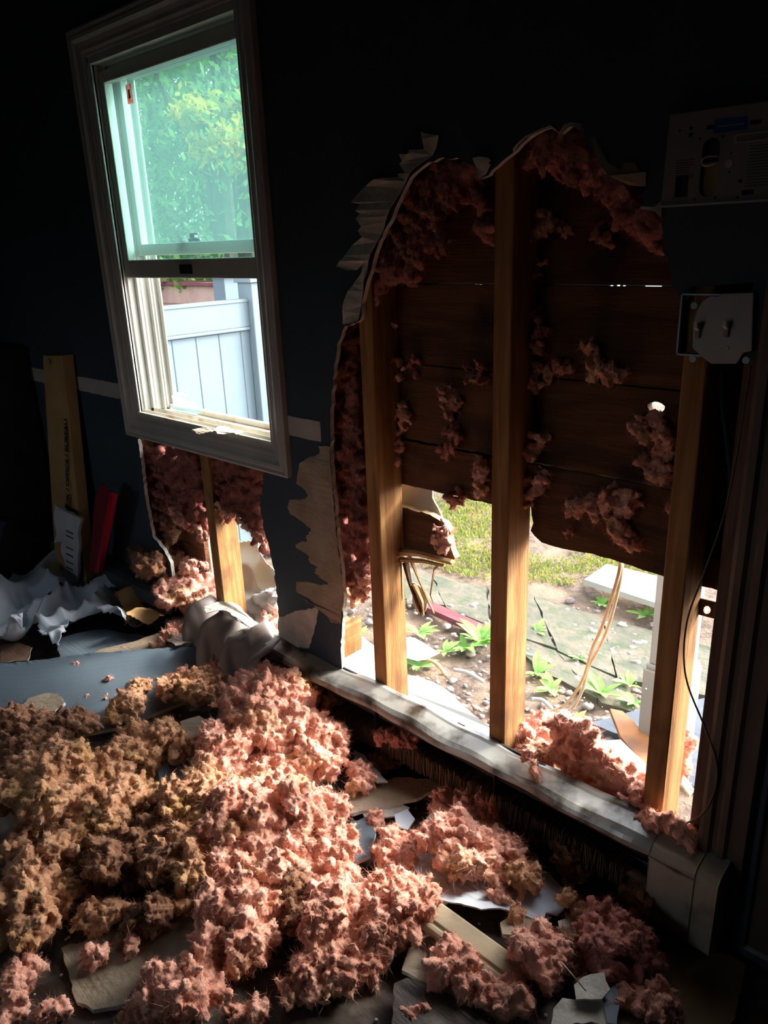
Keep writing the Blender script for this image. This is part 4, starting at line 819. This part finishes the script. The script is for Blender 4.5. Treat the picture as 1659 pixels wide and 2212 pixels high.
FL=[('drywall_piece',[(120,1380),(160,1372),(230,1362),(300,1370),(350,1390),(360,1415),(130,1420)],.07,'paintl','blue drywall piece lying flat just behind the big fallen sheet'),
('drywall_piece',[(190,1408),(215,1392),(290,1385),(350,1366),(440,1352),(470,1375),(400,1400),(300,1408)],.10,'paper','long beige drywall strip with a white broken edge behind the big sheet'),
('drywall_piece',[(45,1520),(60,1504),(95,1494),(125,1500),(142,1522),(120,1540),(60,1545)],.10,'paper','rounded olive beige drywall piece poking over the blue sheet at the far left'),
('drywall_piece',[(132,2045),(150,2110),(165,2160),(200,2175),(270,2160),(290,2125),(340,2110),(420,2080),(432,2010),(380,1960),(300,1975),(200,2030)],.022,'paper','large beige drywall piece at the lower left, cracked and dusty'),
('drywall_piece',[(340,1650),(360,1628),(395,1630),(415,1660),(410,1700),(370,1720),(345,1700)],.10,'paintl','blue grey drywall piece half buried in the middle of the tan wool'),
('drywall_piece',[(390,1560),(430,1545),(465,1560),(450,1600),(400,1625)],.11,'paper','dim beige drywall piece behind the small blue grey one'),
('drywall_piece',[(640,1742),(700,1735),(760,1695),(800,1682),(860,1676),(935,1688),(960,1700),(900,1730),(830,1742),(740,1760)],.045,'paper','smooth beige drywall piece with a nail hole in the centre, before the heater'),
('drywall_piece',[(738,1790),(760,1770),(800,1762),(812,1800),(800,1850),(770,1860),(745,1830)],.045,'paintl','blue drywall piece below the smooth beige one'),
('drywall_piece',[(780,1745),(800,1728),(850,1732),(885,1745),(870,1765),(820,1768),(790,1770)],.035,'paperw','crumbly white gypsum piece between beige and blue pieces'),
('drywall_piece',[(852,1760),(880,1745),(896,1765),(880,1790),(856,1785)],.05,'tarp','small pale blue chip left of the central pink heap'),
('drywall_piece',[(918,1772),(935,1752),(975,1756),(970,1790),(925,1800)],.05,'paperw','cream chip tucked behind the central pink heap'),
('drywall_piece',[(895,1880),(905,1850),(960,1850),(1060,1860),(1130,1850),(1190,1880),(1240,1930),(1205,1968),(1180,1965),(1165,1988),(1130,1975),(1080,1968),(1040,1975),(960,1958),(930,1950)],.04,'tarp','pale grey blue curved paint sheet with a saw-toothed near edge before the heater'),
('drywall_piece',[(905,1925),(925,1900),(960,1900),(980,1935),(950,1960),(912,1955)],.05,'paperw','beige paper scrap at the left end of the pale curved sheet'),
('drywall_piece',[(895,2028),(960,2018),(988,2060),(960,2112),(925,2122),(868,2098)],.03,'paper','beige drywall piece left of the wooden trim'),
('drywall_piece',[(1080,1995),(1100,1982),(1150,1985),(1195,1998),(1185,2022),(1120,2015),(1085,2020)],.045,'paper','tan gypsum tab between the pale sheet and the trim'),
('drywall_piece',[(1240,2128),(1275,2108),(1305,2105),(1318,2140),(1300,2160),(1245,2158)],.06,'paperw','creased white paper flap standing at the bottom right'),
('drywall_piece',[(1305,2105),(1325,2118),(1338,2160),(1332,2212),(1312,2212),(1300,2160)],.045,'paintl','blue grey strip beside the creased white flap'),
('drywall_piece',[(1195,2180),(1215,2158),(1300,2162),(1315,2212),(1190,2214)],.04,'paperw','white crumpled paint sheet at the bottom edge'),
('drywall_piece',[(852,2130),(880,2118),(960,2140),(1010,2170),(1100,2230),(850,2230)],.030,'floor','dark dusty board piece at the bottom centre'),
('drywall_piece',[(765,1618),(785,1625),(815,1660),(838,1690),(815,1690),(790,1672),(765,1640)],.06,'tarp','narrow white strip pointing at the heater left of centre'),
('drywall_piece',[(545,1672),(575,1676),(602,1690),(600,1704),(560,1692)],.12,'paperw','little white sliver in the middle of the pink pile'),
('drywall_piece',[(1255,1960),(1300,1950),(1330,1938),(1322,1948),(1285,1966),(1260,1975)],.05,'heatcap','narrow brownish chip near the heater end'),
('drywall_piece',[(1120,1845),(1155,1838),(1165,1856),(1130,1860)],.06,'paper','small tan chip between the central heap and the heater'),
('drywall_piece',[(110,1935),(135,1922),(155,1935),(135,1950),(115,1952)],.05,'tarp','small white chip at the far left below the tan pile'),
('drywall_piece',[(0,1395),(40,1390),(70,1400),(60,1424),(0,1430)],.05,'brown','dirty brown piece at the far left edge behind the big sheet'),
('drywall_piece',[(1205,1990),(1235,1975),(1250,2010),(1240,2060),(1215,2050)],.04,'paperw','upright pale strip right of the tan gypsum tab')]
for k,(nm,px,z,m,lab) in enumerate(FL):
    th=.010 if m in('paper','paintl','floor') else .004
    flat(nm,px,z,m,lab,'drywall piece',th=th,k=k,wob=.004 if k!=11 else .018,wf_=20 if k!=11 else 9,tilt=(random.uniform(-.05,.05),random.uniform(-.05,.08)))
# wooden trim piece
def trimpiece():
    A=PZ(955,2000,.05); B=PZ(1115,2118,.03); d=B-A; L=np.linalg.norm(d); d/=L; up=np.array([0,0,1.]); s=np.cross(d,up); s/=np.linalg.norm(s); s=-s if s[0]<0 else s
    pr=[(-.036,0),(-.036,.012),(-.030,.015),(.010,.015),(.014,.010),(.018,.010),(.022,.014),(.030,.013),(.036,.008),(.036,0)]; V=[]
    for e in(A-d*.05,B+d*.015):
        for a,b in pr: V.append(e+s*a+np.cross(s,d)*(-b if np.cross(s,d)[2]<0 else b))
    n=len(pr);F=[(i,(i+1)%n,(i+1)%n+n,i+n) for i in range(n)]+[tuple(range(n)),tuple(range(2*n-1,n-1,-1))]; V=np.array(V); c=V.mean(0)
    o=ob('trim_piece',mkmesh('trim_piece',V-c,F),mat('tan_chair_rail',(.34,.27,.17),(.42,.34,.23),7,.6,.1,40,stretch=(1,1,1),c3=(.22,.17,.11),s3=14),loc=tuple(c),label='tan molded wood trim piece lying at the lower centre right',cat='trim')
    bevel(o,.001,1)
trimpiece()
# plain underlay at the right bottom
flat('underlay_panel',[(1255,2250),(1280,2140),(1330,2080),(1440,2040),(1560,2055),(1612,2085),(1590,2180),(1570,2250)],.012,'ply','dim tan panel lying flat in the lower right corner','panel',th=.009,k=50,edge='ply')
# crumbs: small gypsum specks, uncountable
V=[];F=[];nn=0
for i in range(420):
    x=random.uniform(0,1560); y=random.uniform(1440,2212); p=PZ(x,y,.004); r=random.uniform(.0015,.005)
    q=IV[:12]*np.array([r,r,r*.6])+p; V.append(q); F.append(np.array([(0,11,5),(0,5,1),(0,1,7),(0,7,10),(0,10,11),(1,5,9),(5,11,4),(11,10,2),(10,7,6),(7,1,8),(3,9,4),(3,4,2),(3,2,6),(3,6,8),(3,8,9),(4,9,5),(2,4,11),(6,2,10),(8,6,7),(9,8,1)])+nn); nn+=12
c=np.array([-1,-.6,0]); ob('gypsum_crumbs',mkmesh('gypsum_crumbs',np.vstack(V)-c,np.vstack(F)),MT['gyp'],loc=tuple(c),kind='stuff',label='white gypsum crumbs strewn over the floor',cat='crumbs')
# small wool bits on the blue sheet
for k,(x,y,r,lb) in enumerate([(172,1440,17,'wool bit with a short tail on the blue sheet'),(232,1468,7,'tiny wool bit in the middle of the blue sheet'),(218,1497,7,'tiny wool bit above the tan pile, the second from the right'),(190,1497,6,'tiny wool bit above the tan pile, the left one'),(231,1508,6,'tiny wool bit above the tan pile, the lowest'),(188,1512,6,'tiny wool bit nearest the tan heap'),(395,1448,13,'small wool bit at the sunlit spot of the blue sheet'),(308,1488,26,'brownish pink wool bit beside the tan lump on the blue sheet')]):
    clump(x,y,r,r*.62,'pink' if r<20 else 'tan',lb,z0=.10 if y<1470 else .07,size=.006 if r<20 else .010,voxel=.0028,group='wool bits on the fallen sheet')

# ------------------------------------------------------------ the pile
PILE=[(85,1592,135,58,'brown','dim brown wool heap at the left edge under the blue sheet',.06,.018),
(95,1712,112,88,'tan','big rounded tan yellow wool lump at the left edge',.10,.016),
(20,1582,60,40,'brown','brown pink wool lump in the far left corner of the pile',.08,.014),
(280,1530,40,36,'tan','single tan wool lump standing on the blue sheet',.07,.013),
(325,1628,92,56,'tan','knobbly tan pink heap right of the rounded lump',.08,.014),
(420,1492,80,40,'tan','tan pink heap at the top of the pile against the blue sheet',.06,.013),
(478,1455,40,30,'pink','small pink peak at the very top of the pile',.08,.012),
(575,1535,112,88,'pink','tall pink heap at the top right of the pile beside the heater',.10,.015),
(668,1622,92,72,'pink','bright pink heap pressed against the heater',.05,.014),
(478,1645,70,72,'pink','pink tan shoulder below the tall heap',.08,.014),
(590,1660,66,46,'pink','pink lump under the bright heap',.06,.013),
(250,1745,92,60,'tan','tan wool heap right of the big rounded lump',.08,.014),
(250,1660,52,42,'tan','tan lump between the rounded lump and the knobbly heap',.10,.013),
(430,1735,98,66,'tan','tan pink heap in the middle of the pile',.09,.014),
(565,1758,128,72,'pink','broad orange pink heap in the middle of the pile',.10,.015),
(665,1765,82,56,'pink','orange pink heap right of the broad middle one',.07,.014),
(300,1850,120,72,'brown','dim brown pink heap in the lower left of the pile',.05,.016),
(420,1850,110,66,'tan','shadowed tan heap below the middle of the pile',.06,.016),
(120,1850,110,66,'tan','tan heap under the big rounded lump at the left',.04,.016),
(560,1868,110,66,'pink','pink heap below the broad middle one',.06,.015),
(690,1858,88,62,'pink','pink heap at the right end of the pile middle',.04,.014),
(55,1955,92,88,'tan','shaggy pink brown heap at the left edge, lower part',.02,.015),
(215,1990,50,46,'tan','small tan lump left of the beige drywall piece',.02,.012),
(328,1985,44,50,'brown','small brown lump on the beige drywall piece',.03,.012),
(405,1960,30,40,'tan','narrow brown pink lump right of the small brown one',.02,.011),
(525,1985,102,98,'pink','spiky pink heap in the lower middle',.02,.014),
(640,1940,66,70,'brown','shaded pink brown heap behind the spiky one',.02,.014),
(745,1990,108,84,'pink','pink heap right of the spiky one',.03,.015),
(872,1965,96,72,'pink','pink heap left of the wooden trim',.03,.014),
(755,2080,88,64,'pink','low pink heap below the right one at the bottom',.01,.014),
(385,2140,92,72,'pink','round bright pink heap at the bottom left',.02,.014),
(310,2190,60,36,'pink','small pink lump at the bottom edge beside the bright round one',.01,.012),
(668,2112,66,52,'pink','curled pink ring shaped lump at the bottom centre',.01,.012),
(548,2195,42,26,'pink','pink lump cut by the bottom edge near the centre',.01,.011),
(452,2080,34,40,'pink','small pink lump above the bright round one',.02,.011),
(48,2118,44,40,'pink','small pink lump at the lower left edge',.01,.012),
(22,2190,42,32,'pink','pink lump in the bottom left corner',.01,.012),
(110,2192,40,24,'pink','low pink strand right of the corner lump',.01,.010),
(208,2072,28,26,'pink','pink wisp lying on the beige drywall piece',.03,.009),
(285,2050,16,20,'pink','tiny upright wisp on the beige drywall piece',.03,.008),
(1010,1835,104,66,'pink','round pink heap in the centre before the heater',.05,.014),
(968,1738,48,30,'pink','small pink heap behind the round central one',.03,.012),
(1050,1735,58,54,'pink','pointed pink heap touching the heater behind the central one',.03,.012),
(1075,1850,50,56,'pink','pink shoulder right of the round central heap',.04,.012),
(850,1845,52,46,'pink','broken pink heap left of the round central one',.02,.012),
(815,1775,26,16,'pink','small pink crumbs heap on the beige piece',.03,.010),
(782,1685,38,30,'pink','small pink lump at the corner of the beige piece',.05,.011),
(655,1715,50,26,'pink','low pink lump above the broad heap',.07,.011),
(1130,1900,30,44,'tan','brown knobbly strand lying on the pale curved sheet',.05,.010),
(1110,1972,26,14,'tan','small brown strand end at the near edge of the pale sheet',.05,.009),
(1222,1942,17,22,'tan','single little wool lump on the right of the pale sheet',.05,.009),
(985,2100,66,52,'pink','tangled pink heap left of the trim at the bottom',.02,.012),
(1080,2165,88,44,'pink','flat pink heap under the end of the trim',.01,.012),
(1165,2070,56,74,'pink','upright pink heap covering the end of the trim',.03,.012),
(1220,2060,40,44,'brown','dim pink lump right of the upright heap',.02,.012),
(1330,2040,96,76,'pinkd','wide dull pink heap before the heater end cap',.02,.015),
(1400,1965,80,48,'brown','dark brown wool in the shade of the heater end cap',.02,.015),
(1270,1990,44,40,'brown','fuzzy brown wool lump left of the wide dull heap',.02,.012),
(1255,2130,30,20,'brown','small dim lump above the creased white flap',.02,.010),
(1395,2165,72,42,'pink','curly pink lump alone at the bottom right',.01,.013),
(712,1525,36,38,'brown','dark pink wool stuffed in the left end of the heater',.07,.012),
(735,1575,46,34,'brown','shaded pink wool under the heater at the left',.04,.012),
(865,1590,60,24,'pinkd','pink wool inside the heater above the fins',.12,.011),
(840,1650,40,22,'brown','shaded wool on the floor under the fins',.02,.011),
(1055,1680,34,30,'pinkd','pink wool hanging by the fins in the middle of the heater',.08,.011),
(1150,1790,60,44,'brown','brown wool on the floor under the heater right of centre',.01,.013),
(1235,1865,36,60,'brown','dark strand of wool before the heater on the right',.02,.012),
(1080,1940,30,22,'pink','little pink lump at the end of the trim',.03,.009),
(745,1905,40,26,'pink','small pink lump between two pile heaps at the right',.03,.011),
(900,2190,40,22,'pink','low pink bit at the bottom edge right of centre',.01,.010),
(830,2020,60,48,'pink','pink heap bridging the right heaps of the lower pile',.02,.013),
(180,1925,60,40,'brown','dim brown heap right of the shaggy left heap',.02,.013),
(470,1920,56,40,'brown','shadowed wool behind the spiky heap',.02,.013)]
for (x,y,rx,ry,m,lb,z0,s) in PILE: clump(x,y,rx,ry,m,lb,z0=z0,size=s,group='loose insulation heaps on the floor')
# long straws in the wool
for k,(a,b,lb) in enumerate([((1215,2080),(1265,2140),'pale straw over the wide dusty heap')]):
    P=[PZ(a[0],a[1],.12),PZ((a[0]+b[0])/2,(a[1]+b[1])/2,.13),PZ(b[0],b[1],.08)]; V,F=tube(curve(P,4),.0012,5); c=V.mean(0); ob('straw',mkmesh('straw',V-c,F),MT['paperw'],loc=tuple(c),label=lb,cat='straw')

# ------------------------------------------------------------ crumpled sheet, drape, leaning things at the left
def crumple(name,px,zfun,m,lab,cat,k=0,n=60,f=7,a=.05,th=.002):
    L=floorpoly(px,.06); us=[p[0] for p in L]; vs=[p[1] for p in L]
    Lj=jag(L,.02,.006,300+k); U=np.linspace(min(us),max(us),n); W_=np.linspace(min(vs),max(vs),n); V=[];F=[];idx={}
    def ins(x,y):
        r=False;j=len(Lj)-1
        for i in range(len(Lj)):
            if (Lj[i][1]>y)!=(Lj[j][1]>y) and x<(Lj[j][0]-Lj[i][0])*(y-Lj[i][1])/(Lj[j][1]-Lj[i][1]+1e-9)+Lj[i][0]: r=not r
            j=i
        return r
    for i in range(n-1):
        for j in range(n-1):
            if ins((U[i]+U[i+1])/2,(W_[j]+W_[j+1])/2):
                q=[]
                for ii,jj in((i,j),(i+1,j),(i+1,j+1),(i,j+1)):
                    if (ii,jj) not in idx: idx[(ii,jj)]=len(V); V.append((U[ii],W_[jj],0))
                    q.append(idx[(ii,jj)])
                F.append(tuple(q))
    V=np.array(V); P=V*f+k*11.7
    fold=1-np.abs(vn(P,1)); fold2=1-np.abs(vn(P*2.1+3,2))
    V[:,2]=np.maximum(zfun(V)+a*(fold**2.2-.35)+a*.35*(fold2**2-.3),.006)
    V[:,:2]+=np.stack([vn(P*1.3,5),vn(P*1.3,6)],1)*a*.35
    c=V.mean(0); c[2]=V[:,2].min(); o=ob(name,mkmesh(name,V-c,F),MT[m],smooth=True,loc=tuple(c),label=lab,cat=cat); q=o.modifiers.new('s','SOLIDIFY'); q.thickness=th; return o
crumple('crumpled_sheet',[(-40,1270),(60,1235),(130,1245),(190,1275),(110,1330),(60,1400),(20,1395),(-40,1330)],lambda V:.09+0*V[:,0],'tarp','crumpled pale blue vinyl sheet at the far left','vinyl sheet',1,a=.13,f=6)
crumple('crumpled_sheet',[(90,1320),(150,1285),(230,1290),(300,1275),(330,1300),(325,1350),(290,1365),(220,1370),(160,1375),(130,1425),(95,1410),(80,1370)],lambda V:.085+0*V[:,0],'tarp','crumpled white vinyl sheet folded over behind the blue drywall','vinyl sheet',2,a=.11,f=7)
crumple('brown_bag',[(265,1330),(290,1300),(345,1295),(365,1330),(350,1390),(280,1395)],lambda V:.13+0*V[:,0],'card','soft brown cardboard lump right of the crumpled sheets','cardboard',3,a=.07,f=6)
# drape over the heater's left end
def drape():
    # grid across: along x (u), across y from behind the heater over its top to the floor
    top=[(425,1318),(470,1305),(520,1328),(560,1352),(596,1378)]; n=46;m=30;V=[];F=[]
    path=[(.03,.20),(.0,.236),(-.04,.232),(-.075,.205),(-.095,.15),(-.11,.09),(-.15,.05),(-.20,.045)]
    for i in range(n+1):
        x=-2.17+i/n*.40
        for j in range(m+1):
            t=j/m*(len(path)-1); q=min(int(t),len(path)-2); g=t-q; y=path[q][0]*(1-g)+path[q+1][0]*g; z=path[q][1]*(1-g)+path[q+1][1]*g
            bul=.035*(1-abs(2*i/n-1)**2)+.02*math.sin(i*.45+j*.10); V.append((x+.02*math.sin(j*.3)+.05*j/m,y-bul*(j/m)*1.2-.01,z+.025*math.sin(i*.36+1+j*.08)+.012*math.sin(i*.9)))
    for i in range(n):
        for j in range(m): a=i*(m+1)+j; F.append((a,a+m+1,a+m+2,a+1))
    V=np.array(V); V+=np.stack([vn(V*25,1),vn(V*25,2),vn(V*25,3)],1)*.006; c=V.mean(0); o=ob('draped_sheet',mkmesh('draped_sheet',V-c,F),MT['drape'],smooth=True,loc=tuple(c),label='grey brown vinyl sheet draped over the left end of the heater',cat='vinyl sheet'); q=o.modifiers.new('s','SOLIDIFY'); q.thickness=.002
drape()
for k,(px,m,lb) in enumerate([([(358,1330),(400,1325),(440,1345),(430,1385),(380,1400),(352,1370)],'drape','curled grey scrap under the pink heap of the small hole'),([(440,1305),(470,1300),(520,1312),(560,1345),(540,1350),(490,1325),(445,1322)],'paperw','pale torn strips on top of the draped sheet')]):
    z=.13 if k==0 else .27; flat('paper_scrap',px,z,m,lb,'paper scrap',th=.002,k=70+k,wob=.01,wf_=25)
# cardboard box leaning on the wall
CB=empty('cardboard_box',tuple(PY(160,1250,-.12)),label='tall narrow brown cardboard box leaning in the corner with black print',cat='box')
tl,tr,br,bl=PY(92,768,-.05),PY(134,768,-.05),PY(186,1262,-.10),PY(122,1262,-.10)
nrm=np.array([0,1,0.]); dd=.045
V=[bl,br,br+nrm*dd,bl+nrm*dd,tl,tr,tr+nrm*dd,tl+nrm*dd]
o=kid('carton',np.array(V),BOXF,MT['card'],CB); bevel(o,.003,2)
c=PY(106,781,-.055); kid('tape',*tube([c+np.array([0,-.002,0]),c+np.array([0,.001,0])],.012,10),MT['paper'],CB)
def text(s,pos,right,up,size,m,root,name='printed_text'):
    cu=bpy.data.curves.new(name,'FONT'); cu.body=s; cu.size=size; cu.extrude=.0002; cu.offset=.0012; t=bpy.data.objects.new(name,cu); COL.objects.link(t)
    dg=bpy.context.evaluated_depsgraph_get(); me=bpy.data.meshes.new_from_object(t.evaluated_get(dg)); bpy.data.objects.remove(t)
    n=len(me.vertices); co=np.empty(n*3,np.float32); me.vertices.foreach_get('co',co); co=co.reshape(-1,3)
    right=np.array(right)/np.linalg.norm(right); up=np.array(up)/np.linalg.norm(up); nz=np.cross(right,up); W_=np.array(pos)+co[:,:1]*right+co[:,1:2]*up+co[:,2:]*nz-np.array(root.location)
    me.vertices.foreach_set('co',W_.astype(np.float32).ravel()); me.materials.clear(); me.materials.append(m); me.name=name; o=ob(name,me,m if False else None,root); return o
ax=(tl+tr)/2-(bl+br)/2; tt=PY(152,1108,-.092); e=PY(147,938,-.070); rdir=e-tt
T=text('DESK / OFFICE / BUREAU',tt+np.array([0,-.003,0]),rdir,np.array([-1,0,0.]),.036,MT['ink'],CB)
# paper bag in front of it
PB=empty('paper_bag',tuple(PY(150,1250,-.14)),label='white creased paper bag standing against the foot of the cardboard box',cat='bag')
kid('bag_front',*slab_mesh([jag(wallpoly([(116,1090),(130,1100),(172,1122),(170,1170),(166,1262),(136,1262),(134,1170),(120,1172)],-.13),.02,.002,400)],lambda u,v:(u,-.13+.006*math.sin(v*45)+.004*math.sin(u*80),v),(0,.012,0))[:2],MT['bag'],PB)
for j,y in enumerate((1150,1160,1185,1200,1215,1228)): c=PY(150,y,-.14); kid('print_line',boxv(c[0]-.03,c[0]+.03,-.1405,-.139,c[2]-.002,c[2]+.002),BOXF,MT['ink'],PB)
RD=empty('red_sign',tuple(PY(210,1200,-.1)),label='red edged flat panel leaning beside the cardboard box',cat='panel')
kid('panel',*slab_mesh([wallpoly([(205,1075),(218,1044),(243,1070),(210,1235),(192,1235)],-.10)],lambda u,v:(u,-.10,v),(0,.008,0))[:2],mat('dark_red_panel',(.16,.012,.02),None,rough=.4),RD)
kid('red_edge',*slab_mesh([wallpoly([(237,1066),(244,1070),(212,1238),(204,1238)],-.115)],lambda u,v:(u,-.115,v),(0,.02,0))[:2],MT['red'],RD)
# black shelf unit in the corner
SH=empty('black_shelf',(-3.6,-.2,0),label='black shelf unit with a dusty top in the dark left corner',cat='shelf')
for nm,V in(('top',boxv(-3.90,-3.30,-.32,-.02,1.03,1.05)),('side_panel',boxv(-3.90,-3.88,-.32,-.02,0,1.03)),('side_panel',boxv(-3.32,-3.30,-.32,-.02,0,1.03)),('back_panel',boxv(-3.88,-3.32,-.03,-.02,0,1.03)),('shelf_board',boxv(-3.88,-3.32,-.31,-.03,.5,.52)),('shelf_board',boxv(-3.88,-3.32,-.31,-.03,.06,.08))): kid(nm,V,BOXF,MT['black'],SH)
kid('dust_layer',boxv(-3.85,-3.42,-.30,-.10,1.05,1.0515),BOXF,MT['casing'],SH)
crumple('hanging_cloth',[(-60,1200),(20,1200),(60,1260),(40,1300),(-60,1300)],lambda V:.30+0*V[:,0],'fabric','navy cloth bundled in front of the black shelf','cloth',5,a=.10,f=5,th=.006)
finish()
